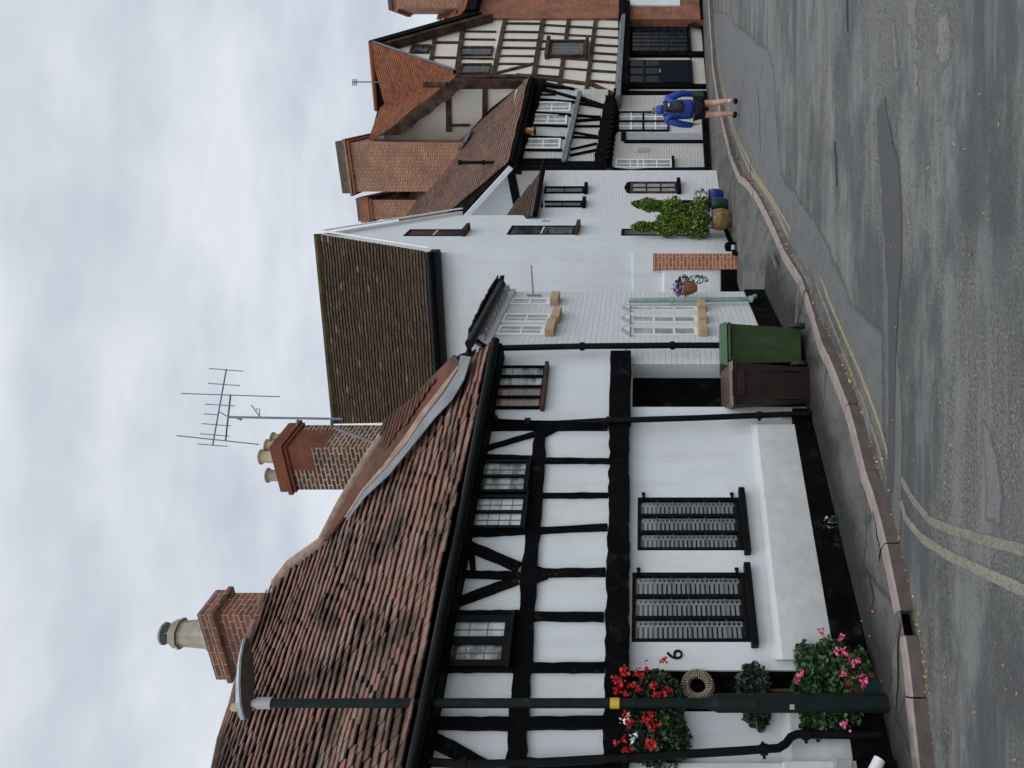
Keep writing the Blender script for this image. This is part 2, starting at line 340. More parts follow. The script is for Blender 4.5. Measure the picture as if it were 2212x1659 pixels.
# ------------------------------------------------------------------ windows
def window(F, T, X0, X1, Y0, Y1, lights=1, rows=1, cols=1, fm='black', pm='pane_dark', fw=.05, mull=.05, n=.03, back=-.06, pane_n=-.01, sill=None, label=None, bars=.008, barm='black', gaps=None, split=None):
    """pixel box -> window part with pane sub-parts (and sill); X0/X1 are taken at the middle column"""
    Ym = (Y0+Y1)/2; a = F.p(X0, Ym, n); b = F.p(X1, Ym, n); s0 = F.p(X0, Y1, n).x; s1 = F.p(X0, Y0, n).x; z1, z0 = a.z, b.z
    mb = MB(); fy, by = -n, -back
    mb.box(s0, s0+fw, fy, by, z0, z1); mb.box(s1-fw, s1, fy, by, z0, z1)
    mb.box(s0+fw, s1-fw, fy, by, z0, z0+fw); mb.box(s0+fw, s1-fw, fy, by, z1-fw, z1)
    if gaps: L = [(s0+(s1-s0)*g0, s0+(s1-s0)*g1) for g0, g1 in gaps]
    else:
        W = (s1-s0-2*fw-(lights-1)*mull)/lights
        L = [(s0+fw+i*(W+mull), s0+fw+i*(W+mull)+W) for i in range(lights)]
    for i in range(len(L)-1): mb.box(L[i][1], L[i+1][0], fy+.004, by, z0+fw, z1-fw)
    if split:
        zs = z0+(z1-z0)*split; mb.box(s0+fw, s1-fw, fy+.006, by, zs-mull*.4, zs+mull*.4)
    wn = obj('window', mb, M_[fm], T)
    if label: wn['label'] = label
    for i, (u0, u1) in enumerate(L):
        q = MB(); pn = -pane_n; zz0, zz1 = z0+fw*.9, z1-fw*.9; p_ = pm[i % len(pm)] if isinstance(pm, (list, tuple)) else pm
        q.box(u0-.003, u1+.003, pn, pn+.006, zz0, zz1, 0)
        for r in range(1, rows):
            z = zz0+(zz1-zz0)*r/rows; q.box(u0, u1, pn-.007, pn-.001, z-bars/2, z+bars/2, 1)
        for c in range(1, cols):
            x = u0+(u1-u0)*c/cols; q.box(x-bars/2, x+bars/2, pn-.009, pn-.001, zz0, zz1, 1)
        obj('pane', q, [M_[p_], M_[barm]], wn)
    if sill:
        sm, sh, sd, sx = sill; q = MB(); q.box(s0-sx, s1+sx, -n-sd, by, z0-sh, z0-.002); obj('sill', q, M_[sm], wn, bevel=.006)
    return wn, (s0, s1, z0, z1)

# ------------------------------------------------------------------ tiled roofs
def inpoly(x, y, P):
    c = False; j = len(P)-1
    for i in range(len(P)):
        if (P[i][1] > y) != (P[j][1] > y) and x < (P[j][0]-P[i][0])*(y-P[i][1])/(P[j][1]-P[i][1])+P[i][0]: c = not c
        j = i
    return c
def proj(v): return (XH-(v.z-CZ)*FL/v.y, YC-v.x*FL/v.y)
def tiles(EL, ER, RR, RL, nc, nt_, clip=None, th=.018, lift=.02, jit=1.0, sag=0.0, mb=None, over=1.55, rj=1.0, up_=0.0):
    mb = mb or MB(); nrm = (ER-EL).cross(RL-EL).normalized()
    if nrm.z < 0: nrm = -nrm
    def P(s, t): return (EL*(1-s)+ER*s)*(1-t)+(RL*(1-s)+RR*s)*t
    rw = (RL-EL).length/nc; tw = (ER-EL).length/nt_
    for i in range(nc):
        off = .5*(i % 2)
        for k in range(-1, nt_+1):
            s0 = (k+off)/nt_; s1 = s0+(1-.03)/nt_
            if s1 < 0 or s0 > 1: continue
            s0 = max(0, s0); s1 = min(1, s1)
            if s1-s0 < .2/nt_: continue
            t0 = i/nc; t1 = min(1.0, (i+over)/nc)
            c = P((s0+s1)/2, t0+.5/nc)
            if clip and not inpoly(*proj(c), clip): continue
            w = noise.noise(Vector((c.x*1.7, c.y*1.7, i*.35)))*rw*.38*jit+noise.noise(Vector((c.x*5, c.y*5, i*1.3)))*rw*.25*jit
            d = (P(s0, t1)-P(s0, t0)).normalized()
            j0 = random.uniform(-.05, .05)*rw*jit*rj; l0 = lift+up_+random.uniform(0, .012)*jit*rj; l1 = lift+up_+random.uniform(0, .012)*jit*rj
            sg = -sag*math.sin(math.pi*min(1, max(0, (s0+s1)/2)))*math.sin(math.pi*(t0))
            sg += noise.noise(c*.9)*.04*jit
            a = P(s0, t0)+d*(w+j0)+nrm*(l0+sg); b = P(s1, t0)+d*(w+j0+random.uniform(-.03, .03)*rw*jit)+nrm*(l1+sg)
            e = P(s1, t1)+d*w+nrm*(.004+up_+sg); f = P(s0, t1)+d*w+nrm*(.004+up_+sg)
            T = nrm*th
            mb.add([a, b, e, f, a+T, b+T, e+T, f+T], [(4,5,6,7), (0,1,5,4), (1,2,6,5), (3,0,4,7), (2,3,7,6), (3,2,1,0)])
    return mb
def slab(pts, down, mb=None, mi=0):
    mb = mb or MB(); pts = [Vector(p) for p in pts]; down = Vector(down)
    mb.hexa([p+down for p in pts], pts, mi); return mb
def plane_hit(X, Y, p0, nrm):
    a = ray(X, Y, 0); d = ray(X, Y, 1)-a; return a+d*((p0-a).dot(nrm)/d.dot(nrm))
def boxcorner(Yl, Yc, Yr, y0, th):
    """corner box: near vertical edge at column Yc, faces running left (to Yl) and right (to Yr); returns frame and sizes"""
    c = Vector(((YC-Yc)/FL*y0, y0)); d1 = Vector((-math.cos(th), math.sin(th))); d2 = Vector((math.sin(th), math.cos(th)))
    def solve(d, Y):
        k = (YC-Y)/FL; return (k*c.y-c.x)/(d.x-k*d.y)
    return c, d1, d2, solve(d1, Yl), solve(d2, Yr)
def zat(X, y): return CZ+(XH-X)/FL*y

def pipe(F, T, pts, r, mat, n=.09, collars=(), name='drainpipe'):
    mb = MB(); P = [F.p(X, Y, n) for X, Y in pts]; mb.tube(P, r, 12)
    for X, Y in collars:
        c = F.p(X, Y, n); mb.tube([c-Vector((0,0,.03)), c+Vector((0,0,.03))], r*1.35, 12); mb.box(c.x-r*1.9, c.x+r*1.9, -n+r*.2, -n+r*.8, c.z-.012, c.z+.012)
    return obj(name, mb, mat, T, smooth=True)

def chimney_pot(parent, c, r, h, mat, M=None):
    mb = MB(); mb.lathe([(r*1.08,0),(r*1.02,h*.12),(r*.9,h*.72),(r*.93,h*.74),(r*.93,h*.80),(r*1.0,h*.86),(r*1.22,h*.92),(r*1.22,h*.97),(r*1.1,h),(r*.8,h),(r*.78,h*.9)], 20, c)
    return obj('chimney_pot', mb, mat, parent, M, smooth=True)
def chimney(T, Yl, Yc, Yr, y0, th, Xtop, Xbot, mat, bands, name='chimney', capmat=None, cap=0):
    """bands: list of (dz_from_top0, dz_from_top1, out, mat or None)"""
    c, d1, d2, L1, L2 = boxcorner(Yl, Yc, Yr, y0, th)
    zt, zb = zat(Xtop, y0), zat(Xbot, y0)
    M = Matrix(((-d1.x, d2.x, 0, c.x), (-d1.y, d2.y, 0, c.y), (0, 0, 1, zb), (0, 0, 0, 1)))
    h = zt-zb; mb = MB(); mats = [mat]; zc = h
    cuts = sorted(bands, key=lambda b: b[0])
    for b in cuts:
        m = b[3] if len(b) > 3 else mat
        if m not in mats: mats.append(m)
        o = b[2]; mb.box(-L1-o, o, -o, L2+o, h-b[1]+.0005, h-b[0], mats.index(m))
    mb.box(-L1, 0, 0, L2, 0, h-cuts[-1][1] if cuts else h, 0)
    ch = obj(name, mb, mats, T, M, bevel=.008)
    return ch, M, L1, L2, h

# ================================================================== HOUSE 1 (near, black and white)
F1 = Fac(-.316, 9.44, 1.07, 1.0)
H1 = thing('timber_framed_house', 'large black and white timber framed house numbered 6, nearest the camera, with clay tiled roof', 'house', F1.M)
sL = F1.p(1400, 1760).x; sE = F1.p(1400, 752).x; sP = F1.p(1400, 903).x
zbeam = F1.p(1335, 1250).z
z_eave = F1.p(1040, 935).z
# window and door holes of the ground floor
def hole(X0, X1, Y0, Y1, n=0):
    Ym = (Y0+Y1)/2; return (F1.p(X0, Y1, n).x, F1.p(X0, Y0, n).x, F1.p(X1, Ym, n).z, F1.p(X0, Ym, n).z)
hw1 = hole(1377, 1601, 1074, 1189); hw2 = hole(1365, 1614, 1236, 1387)
hd = list(hole(1350, 1890, 1448, 1537)); hd[2] = -.3; hd[3] = F1.p(1356, 1490).z
hp = list(hole(1365, 1750, 788, 879)); hp[2] = -.1; hp[3] = F1.p(1366, 830).z
mb = wall_cells(sL, sE, -.35, zbeam, [hw1, hw2, tuple(hd), tuple(hp)], 0, .14)
zup = F1.p(930, 1520).z+.25
mb.add([(sL,-.05,zbeam-.02),(sE,-.05,zbeam-.02),(sE,-.05,zup),(sL,-.05,zup)], [(0,1,2,3)])
mb.add([(sL,-.05,zbeam-.02),(sL,0,zbeam-.02),(sE,0,zbeam-.02),(sE,-.05,zbeam-.02)], [(0,1,2,3)])
mb.box(sL, sE, .32, 3.9, -.35, zup-.05)           # body of the house behind the facade
mb.box(sL, hp[0]-.001, .14, .33, 1.75, zup-.05) if False else None
for a, b in ((sL, hd[0]), (hd[1], hw2[0]), (hw2[1], hw1[0]), (hw1[1], hp[0]), (hp[1], sE)): mb.box(a, b, .141, .319, -.35, zbeam-.03)
obj('wall', mb, M_['plaster'], H1)
# battered plinth with chamfered ledge
def pl(X, Y, n): return F1.p(X, Y, n)
mb = MB()
def plinth(Ya, Yb, Xa_top, Xb_top, Xa_led, Xb_led, Xa_bot, Xb_bot):
    a0, b0 = pl(Xa_top, Ya, .0), pl(Xb_top, Yb, .0); a1, b1 = pl(Xa_led, Ya, .09), pl(Xb_led, Yb, .09); a2, b2 = pl(Xa_bot, Ya, .10), pl(Xb_bot, Yb, .10)
    k = [Vector((a0.x,.0,a0.z)), Vector((a1.x,-.09,a1.z)), Vector((a2.x,-.10,a2.z-.3)), Vector((a2.x,.05,a2.z-.3)), Vector((a0.x,.05,a0.z))]
    l = [Vector((b0.x,.0,b0.z)), Vector((b1.x,-.09,b1.z)), Vector((b2.x,-.10,b2.z-.3)), Vector((b2.x,.05,b2.z-.3)), Vector((b0.x,.05,b0.z))]
    mb.hexa(k, l)
plinth(1425, 916, 1670, 1622, 1690, 1634, 1806, 1716)
plinth(1760, 1539, 1695, 1685, 1718, 1705, 1860, 1826)
obj('plinth', mb, M_['plinthw'], H1, bevel=.008)
mb = MB()
def tarbase(Ya, Yb, Xa, Xb, n=.118):
    a, b = pl(Xa, Ya, n), pl(Xb, Yb, n)
    mb.hexa([(a.x,-n,-.4),(b.x,-n,-.4),(b.x,.1,-.4),(a.x,.1,-.4)], [(a.x,-n,a.z),(b.x,-n,b.z),(b.x,.1,b.z),(a.x,.1,a.z)])
tarbase(1426, 882, 1805, 1711); tarbase(1760, 1538, 1862, 1828)
obj('tarred_base', mb, M_['tar'], H1)
# front door in its recess
mb = MB(); mb.box(hd[0]+.002, hd[1]-.002, .10, .15, -.3, hd[3])
for i in range(5):
    x = hd[0]+(hd[1]-hd[0])*(i+.5)/5; w = (hd[1]-hd[0])/5*.46; mb.box(x-w, x+w, .085, .10, -.1, hd[3]-.1)
mb.box(hd[0], hd[0]+.05, .03, .10, -.3, hd[3]); mb.box(hd[1]-.05, hd[1], .03, .10, -.3, hd[3])
d1 = obj('door', mb, M_['tar'], H1)
mb = MB(); mb.lathe([(.012,0),(.03,.01),(.03,.03),(.01,.045)], 12, (0,0,0)); 
k = mb.v; mb.v = [Vector((hd[0]+.16+v.x, .085-v.z, 1.0+v.y)) for v in k]; obj('handle', mb, M_['steel'], d1, smooth=True)
# closed black boards, added to stand for the dark passage interior
mb = MB(); mb.box(hp[0]+.002, hp[1]-.002, .26, .31, -.1, hp[3])
for i in range(7):
    x = hp[0]+(hp[1]-hp[0])*(i+.5)/7; w = (hp[1]-hp[0])/7*.47; mb.box(x-w, x+w, .245, .26, -.05, hp[3]-.02)
obj('dark_passage_boards', mb, M_['tar'], H1)['label'] = 'black boards standing for the dark passage interior behind the bins'
# big beam and timbers
bk = M_['black']
def b1(p1, p2, w, **k): return beam(F1, H1, p1, p2, w, bk, n1=.085, n0=.03, name='timber_beam', **k)
obj('jetty_beam', beam_mb(F1, (1329, 1760), (1338, 905), .225, -.03, .125, .013, 60), bk, H1)
obj('jetty_beam', beam_mb(F1, (1338, 906), (1341, 757), .27, -.03, .13, .008, 8), bk, H1)
obj('timber_beam', beam_mb(F1, (1106, 1760), (1124, 1490), .17, .03, .098, .012, 12), bk, H1)
obj('timber_beam', beam_mb(F1, (1124, 1491), (1167, 925), .165, .03, .098, .014, 26, .14), bk, H1)
# wall plate under the eaves, its black widened to paint in the soffit shadow
obj('wall_plate', beam_mb(F1, (868, 1760), (1024, 905), .19, .03, .094, .006, 20), bk, H1)
b1((1040, 919), (1312, 919), .115)
for (x0, y0, x1, y1, w) in [
    (1000, 984, 1166, 987, .05), (1000, 1150, 1140, 1143, .09), (980, 1238, 1130, 1241, .075), (950, 1323, 1120, 1322, .05), (950, 1440, 1110, 1441, .08),
    (912, 1560, 1110, 1562, .11),
    (1172, 992, 1316, 993, .055), (1160, 1069, 1314, 1068, .06), (1150, 1145, 1312, 1137, .075), (1140, 1236, 1308, 1234, .085), (1130, 1329, 1304, 1331, .09), (1125, 1441, 1306, 1440, .09), (1120, 1561, 1304, 1559, .11), (1120, 1650, 1304, 1650, .1),
]: b1((x0, y0), (x1, y1), w)
b1((1012, 977), (1163, 932), .055); b1((975, 1162), (1120, 1222), .105); b1((1118, 1251), (954, 1311), .10); b1((900, 1577), (1045, 1655), .125)
b1((1018, 1187), (1021, 1233), .05, seg=2)
b1((1150, 1225), (1180, 1236), .07, seg=2); b1((1150, 1252), (1180, 1241), .07, seg=2); b1((1172, 938), (1200, 924), .06, seg=2)
# upper windows: frames sit in the frame of the wall
def wfill(Y0, Y1, X0, X1, n1=.075): obj('window_surround', prism(F1, [(X0, Y0), (X1, Y0), (X1+ (Y0-Y1)*.05, Y1), (X0+(Y0-Y1)*.19, Y1)], .03, n1), bk, H1)
wfill(986, 1146, 1010, 1152); wfill(1322, 1443, 946, 1122)
blk = dict(fm='blackp', n=.125, back=.05, pane_n=.085, fw=.035, barm='lead', bars=.007)
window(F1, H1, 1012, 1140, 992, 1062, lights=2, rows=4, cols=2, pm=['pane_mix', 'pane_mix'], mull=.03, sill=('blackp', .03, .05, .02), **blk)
window(F1, H1, 1000, 1134, 1068, 1140, lights=2, rows=5, cols=2, pm=['pane_net', 'pane_net'], mull=.03, sill=('blackp', .03, .05, .02), **blk)
blk2 = dict(blk); blk2['fw'] = .06
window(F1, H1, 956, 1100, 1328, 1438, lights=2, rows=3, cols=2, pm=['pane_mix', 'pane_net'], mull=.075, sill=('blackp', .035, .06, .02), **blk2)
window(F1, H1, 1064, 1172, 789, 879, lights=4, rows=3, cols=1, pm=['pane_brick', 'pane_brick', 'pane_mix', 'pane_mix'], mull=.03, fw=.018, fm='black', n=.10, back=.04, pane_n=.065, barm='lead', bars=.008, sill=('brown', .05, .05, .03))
# lower windows with louvred blinds behind leaded glass
def lower_window(X0, X1, Y0, Y1):
    wn, (s0, s1, z0, z1) = window(F1, H1, X0, X1, Y0, Y1, lights=3, rows=6, cols=1, fm='blackp', pm='glass', fw=.034, mull=.032, n=-.005, back=-.09, pane_n=-.035, barm='lead', bars=.009, sill=('blackp', .07, .10, .07))
    W = (s1-s0-.068-.064)/3; n = 21
    for i in range(3):
        a = s0+.034+i*(W+.032); m = MB()
        for k in range(n):
            z = z0+.06+(z1-z0-.12)*(k+.5)/n; hh = (z1-z0-.12)/n*.30
            m.hexa([(a+W*.02,.06,z-hh),(a+W*.70,.06,z-hh),(a+W*.70,.075,z+hh),(a+W*.02,.075,z+hh)], [(a+W*.02,.064,z-hh),(a+W*.70,.064,z-hh),(a+W*.70,.079,z+hh),(a+W*.02,.079,z+hh)])
        m.box(a+W*.70, a+W*.78, .058, .08, z0+.05, z1-.05)
        for k in range(n+1):
            z = z0+.06+(z1-z0-.12)*k/n; hh = (z1-z0-.12)/n*.2; m.box(a+W*.78, a+W*.97, .062, .076, z-hh, z+hh)
        m.box(a+W*.93, a+W*.99, .058, .08, z0+.05, z1-.05)
        obj('blind', m, M_['blind'], wn)
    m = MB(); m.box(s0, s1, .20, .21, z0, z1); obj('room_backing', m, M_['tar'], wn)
    for z in (z0+.07, z1-.06):
        m = MB(); m.box(s1-.012, s1+.02, -.05, -.002, z-.012, z+.012); m.box(s1+.02, s1+.032, -.045, -.002, z-.02, z+.02); obj('hinge', m, M_['blackp'], wn)
lower_window(1378, 1600, 1074, 1188); lower_window(1366, 1613, 1237, 1386)
# white strip and reveals of the passage
mb = MB(); a = F1.p(1366, 788); mb.box(hp[1]-.002, sE-.002, -.012, .0, -.2, hp[3]); obj('wall', mb, M_['wbrick'], H1)['label'] = 'whitewashed brick pier beside the passage'
# small white skirting at pipe foot
mb = prism(F1, [(1692, 880), (1692, 893), (1712, 893), (1712, 880)], 0, .10); obj('concrete_block', mb, M_['greyp'], H1)
# house number
cu = bpy.data.curves.new('number', 'FONT'); cu.body = '6'; cu.size = .22; cu.extrude = .005; cu.align_x = 'CENTER'; cu.align_y = 'CENTER'
to = bpy.data.objects.new('number_tmp', cu); C.objects.link(to); bpy.context.view_layer.update()
me = bpy.data.meshes.new_from_object(to.evaluated_get(bpy.context.evaluated_depsgraph_get())); bpy.data.objects.remove(to)
p = F1.p(1459, 1414, .008); Mn = F1.M @ Matrix.Translation(p) @ Matrix.Rotation(R(90), 4, 'X')
me.materials.clear(); me.materials.append(M_['blackp']); me.name = 'house_number'
o = bpy.data.objects.new('house_number', me); C.objects.link(o); o.parent = H1; o.matrix_local = F1.M.inverted() @ Mn; o['label'] = 'black number 6 on the white wall'
# pipes and gutters
pipe(F1, H1, [(1012, 864), (1045, 866), (1050, 868), (1070, 905), (1078, 911), (1300, 909), (1500, 903), (1752, 893)], .036, M_['blackp'], .16, [(1140, 911), (1315, 908), (1640, 897)])
pipe(F1, H1, [(868, 1640), (1000, 1652), (1150, 1648), (1350, 1637), (1600, 1622), (1682, 1616), (1698, 1606), (1708, 1592), (1722, 1586), (1902, 1588)], .036, M_['blackp'], .19, [(1650, 1619), (1000, 1652), (1350, 1637), (1740, 1586)])
nE = .30
EL = F1.w(872, 1760, nE); ER = F1.w(1068, 738, nE)
EL = F1.sp(F1.p(872, 1760, nE).x, nE, F1.p(968, 1210, nE).z); ER = F1.sp(F1.p(1060, 741, nE).x, nE, F1.p(1040, 860, nE).z)
mb = MB(); off = Vector((F1.n.x, F1.n.y, 0))*.05
mb.tube([EL+off+Vector((0,0,-.05)), (EL+ER)*.5+off+Vector((0,0,-.065)), ER+off+Vector((0,0,-.05))], .055, 12)
obj('gutter', mb, M_['blackp'], H1, world=True, smooth=True)
inn = Vector((-F1.n.x, -F1.n.y, 0))
mb = MB(); mb.hexa([EL+Vector((0,0,-.13)), ER+Vector((0,0,-.13)), ER+inn*.3+Vector((0,0,-.13)), EL+inn*.3+Vector((0,0,-.13))], [EL+Vector((0,0,-.02)), ER+Vector((0,0,-.02)), ER+inn*.3+Vector((0,0,.0)), EL+inn*.3+Vector((0,0,.0))])
obj('eaves_board', mb, M_['black'], H1, world=True)
# roof plane
pitch = R(46); up = inn*math.cos(pitch)+Vector((0,0,math.sin(pitch)))
nrm1 = (ER-EL).cross(up).normalized()
if nrm1.z < 0: nrm1 = -nrm1
sil = [(470, 1700), (478, 1659), (492, 1590), (512, 1530), (545, 1400), (575, 1290), (600, 1260), (628, 1222), (700, 1168), (742, 1085), (800, 985), (850, 908), (888, 868), (930, 818), (993, 765)]
clip1 = sil+[(1040, 742), (1085, 735), (1085, 900), (860, 1900), (300, 1900), (440, 1900)]
SL = 4.9
SR = (plane_hit(512, 1530, EL, nrm1)-EL).dot(up); NC = max(4, round(SL/(SR/31)))
mb = tiles(EL, ER, ER+up*SL, EL+up*SL, NC, int((ER-EL).length/.175), clip=clip1, th=.017, lift=.042, jit=1.2, over=1.25, rj=.3)
H1roof = obj('roof', mb, T_H1, H1, world=True)
# roof body under the tiles: polygon on the plane, following the silhouette
under = [plane_hit(X, Y, EL-nrm1*.02, nrm1) for X, Y in sil]
base = [ER-nrm1*.02, EL-nrm1*.02]
leftTop = EL+up*((under[0]-EL).dot(up))-nrm1*.02
poly = [leftTop]+under+base
mb = slab(poly, -nrm1*.10); obj('roof_boarding', mb, M_['tar'], H1roof, world=True)
# rear slope: falls away behind the silhouette
back = inn*math.cos(pitch)-Vector((0,0,math.sin(pitch)))
rp = [leftTop]+under; mb = MB()
for a, b in zip(rp[:-1], rp[1:]):
    la, lb = max(.1, (a.z-EL.z)/math.sin(pitch)), max(.1, (b.z-EL.z)/math.sin(pitch))
    mb.add([a, b, b+back*lb, a+back*la], [(3,2,1,0)])
obj('rear_slope', mb, T_H1, H1roof, world=True)
# ridge capping (mortar bedded) along the silhouette
lf = Vector((nrm1.x, nrm1.y, nrm1.z))
def hit1(X, Y, k=.03): return plane_hit(X, Y, EL+nrm1*k, nrm1)
mb = MB(); rt = [leftTop]+under[:6]
for a, b in zip(rt[:-1], rt[1:]):
    n = max(1, int((b-a).length/.3))
    for i in range(n):
        q0 = a+(b-a)*(i/n)+nrm1*.03; q1 = a+(b-a)*((i+.96)/n)+nrm1*.035; mb.tube([q0, q1], .085, 10)
obj('ridge_tiles', mb, T_H1, H1roof, world=True)
mb = MB(); hp_ = [hit1(X, Y, .02) for X, Y in [(598, 1263), (628, 1222), (700, 1170), (742, 1088), (800, 988), (850, 915)]]
mb.tube(hp_, .095, 10); obj('hip_capping', mb, M_['mortar'], H1roof, world=True, smooth=True)
def band(outer, inner, k, mat, name, th=.015):
    a = [hit1(X, Y, k) for X, Y in outer]; b = [hit1(X, Y, k) for X, Y in inner]; m = MB()
    for i in range(len(a)-1): m.hexa([a[i], a[i+1], b[i+1], b[i]], [v+nrm1*th for v in (a[i], a[i+1], b[i+1], b[i])])
    return obj(name, m, mat, H1roof, world=True)
VT = tilemat('flat_brown_tiles', [(0,(.07,.030,.020)), (.5,(.11,.048,.032)), (1,(.15,.07,.05))], dlo=.42, dhi=.6)
vpoly = [(846,918),(888,870),(932,820),(985,768),(996,785),(950,845),(914,890),(876,945),(852,978),(840,960)]
obj('verge_tiles', tiles(EL, ER, ER+up*SL, EL+up*SL, int(NC*1.5), int((ER-EL).length/.165), clip=vpoly, th=.012, lift=.02, jit=.5, up_=.10), VT, H1roof, world=True)
band([(703,1170),(734,1112),(768,1050),(808,985),(850,910),(888,870),(932,820),(985,768)], [(712,1165),(748,1115),(786,1056),(832,1004),(876,945),(914,890),(950,845),(996,785)], .075, VT, 'verge_bedding', .03)
band([(746,1118),(784,1058),(829,1007),(873,948),(911,892),(948,846),(990,792)], [(752,1118),(790,1060),(838,1010),(883,954),(920,899),(957,852),(996,790)], .12, M_['mortar'], 'verge_mortar', .02)
band([(750,1122),(787,1064),(836,1013),(881,958),(920,901),(960,851),(990,803),(996,768)], [(752,1124),(790,1074),(842,1026),(892,964),(941,903),(979,863),(1004,820),(1019,772)], .125, M_['lead'], 'lead_flashing', .012)
# chimney A with louvred pot
yA = plane_hit(590, 1330, EL, nrm1).y+.25
chA, MA, L1, L2, hA = chimney(H1, 1462, 1328, 1280, yA, R(24), 428, 640, M_['nearbrick'], [(0, .17, .03, M_['nearbrick']), (.17, .25, .065, M_['nearbrick'])], )
pb = MB(); px, py = -L1*.48, L2*.5; z = hA
pb.lathe([(.25,z),(.24,z+.08),(.215,z+.10),(.185,z+.44),(.20,z+.46),(.18,z+.48)], 8, (px, py, 0))
pb.lathe([(.225,z+.48),(.225,z+.52),(.20,z+.53),(.205,z+.58),(.18,z+.60)], 8, (px, py, 0)); z += .11
pA = obj('chimney_pot', pb, M_['potg'], chA, MA)
mb = MB()
for t in range(4):
    a = math.pi/4+t*math.pi/2; mb.tube([(px+.1*math.cos(a), py+.1*math.sin(a), z+.48), (px+.1*math.cos(a), py+.1*math.sin(a), z+.62)], .008, 6)
mb.lathe([(.16,z+.61),(.165,z+.63),(.12,z+.67),(.03,z+.685)], 20, (px, py, 0)); obj('rain_cowl', mb, M_['steel'], chA, MA, smooth=True)
zf = zat(585, yA)-zat(640, yA); mb = MB(); mb.hexa([(-L1-.10,-.10,-.2),(.10,-.10,-.2),(.10,L2+.1,-.2),(-L1-.10,L2+.1,-.2)], [(-L1-.02,-.02,zf+.10),(.02,-.02,zf-.02),(.02,L2+.02,zf-.02),(-L1-.02,L2+.02,zf+.10)]); obj('mortar_flaunching', mb, M_['mortar'], chA, MA, bevel=.03)
# chimney B with four pots (rear stack)
chB, MBm, L1b, L2b, hB = chimney(H1, 1058, 967, 918, 13.6, R(27), 583, 1120, M_['oldbrick'], [(0, .16, .03, M_['newbrick']), (.16, .24, .07, M_['newbrick']), (.24, .30, .035, M_['newbrick']), (.30, .31, .0, M_['oldbrick'])])
for u, v in ((-.86, .35), (-.30, .15), (-.24, .48), (-.24, .80)):
    chimney_pot(chB, (L1b*u, L2b*v, hB-.02), .115, .36 if u < -.5 else .30, M_['potg'] if u < -.5 else M_['pot'], MBm)
mb = MB(); mb.box(-L1b*.52, .004, -.005, .25, hB-.72, hB-.30); mb.box(-.004, .005, .0, L2b*.75, hB-.95, hB-.30); obj('rebuilt_brickwork', mb, M_['newbrick'], chB, MBm)
mb = MB(); mb.tube([ray(725, 925, 13.45), ray(770, 942, 13.40), ray(812, 957, 13.35)], .03, 8); obj('lead_flashing', mb, M_['lead'], chB, MBm, world=True)

# small ironwork on wall between braces
mb = MB(); a = F1.p(1003, 1201, .1); mb.box(a.x-.03, a.x+.03, -.1, -.04, a.z-.012, a.z+.012); mb.box(a.x-.01, a.x+.01, -.08, -.045, a.z-.05, a.z); obj('iron_hook', mb, M_['blackp'], H1)

# ---- neighbour at the left edge
sN = F1.p(1400, 1648).x
HN = thing('white_cottage', 'white rendered cottage wall at the near left end beside the cranked drainpipe', 'house', F1.M)
mb = MB(); mb.box(sL-2.5, sN-.02, -.06, .5, -.3, F1.p(1112, 1659).z); obj('wall', mb, M_['plaster'], HN)
mb = MB(); mb.box(sL-2.5, sN-.03, -.16, -.06, -.3, F1.p(1690, 1659, .1).z, 0); obj('plinth', mb, M_['plinthw'], HN, bevel=.01)
mb = MB(); mb.box(sL-2.5, sN-.03, -.18, -.1605, -.3, F1.p(1846, 1650, .1).z, 0); obj('tarred_base', mb, M_['tar'], HN)
mb = prism(F1, [(1803, 1638), (1842, 1638), (1842, 1690), (1803, 1690)], .1, .24); obj('meter_box', mb, M_['greyp'], HN, bevel=.01)
mb = MB(); mb.tube([F1.p(1880, 1680, .26), F1.p(1893, 1655, .27), F1.p(1900, 1640, .28)], .05, 10); obj('pipe_shoe', mb, M_['wpaint'], HN, smooth=True)

# ================================================================== F2 white brick house
w0 = F1.sp(sE, 0, 0); F2 = Fac(w0.x+.02, w0.y+.02, .99, 2.12)
H2 = thing('white_brick_house', 'narrow white painted brick house with sandstone sills and arched ground floor windows', 'house', F2.M)
s2 = F2.p(1400, 630).x; z2 = F2.p(1050, 690).z
mb = MB(); mb.box(0, s2, 0, 3.0, -.2, z2); obj('wall', mb, M_['wbrick'], H2)
mb = MB(); a, b = F2.p(1662, 745, .03), F2.p(1612, 638, .03); mb.hexa([(0,-.03,-.4),(s2+.03,-.03,-.4),(s2+.03,.1,-.4),(0,.1,-.4)], [(0,-.03,a.z*.5+b.z*.5),(s2+.03,-.03,b.z),(s2+.03,.1,b.z),(0,.1,b.z)]); obj('tarred_base', mb, M_['tar'], H2)
for X0, X1, Y0, Y1 in ((1098, 1190, 643, 657), (1082, 1192, 676, 696), (1071, 1180, 701, 723)):
    wn, q = window(F2, H2, X0, X1, Y0, Y1, lights=1, rows=2, cols=2, fm='wpaint', pm='pane_wh', fw=.07, n=.02, back=-.05, pane_n=.004, barm='wpaint', bars=.03)
    m = MB(); m.box(q[0]-.02, q[1]+.02, -.12, 0, q[2]-.13, q[2]-.003); obj('sill', m, M_['tan'], wn, bevel=.01)
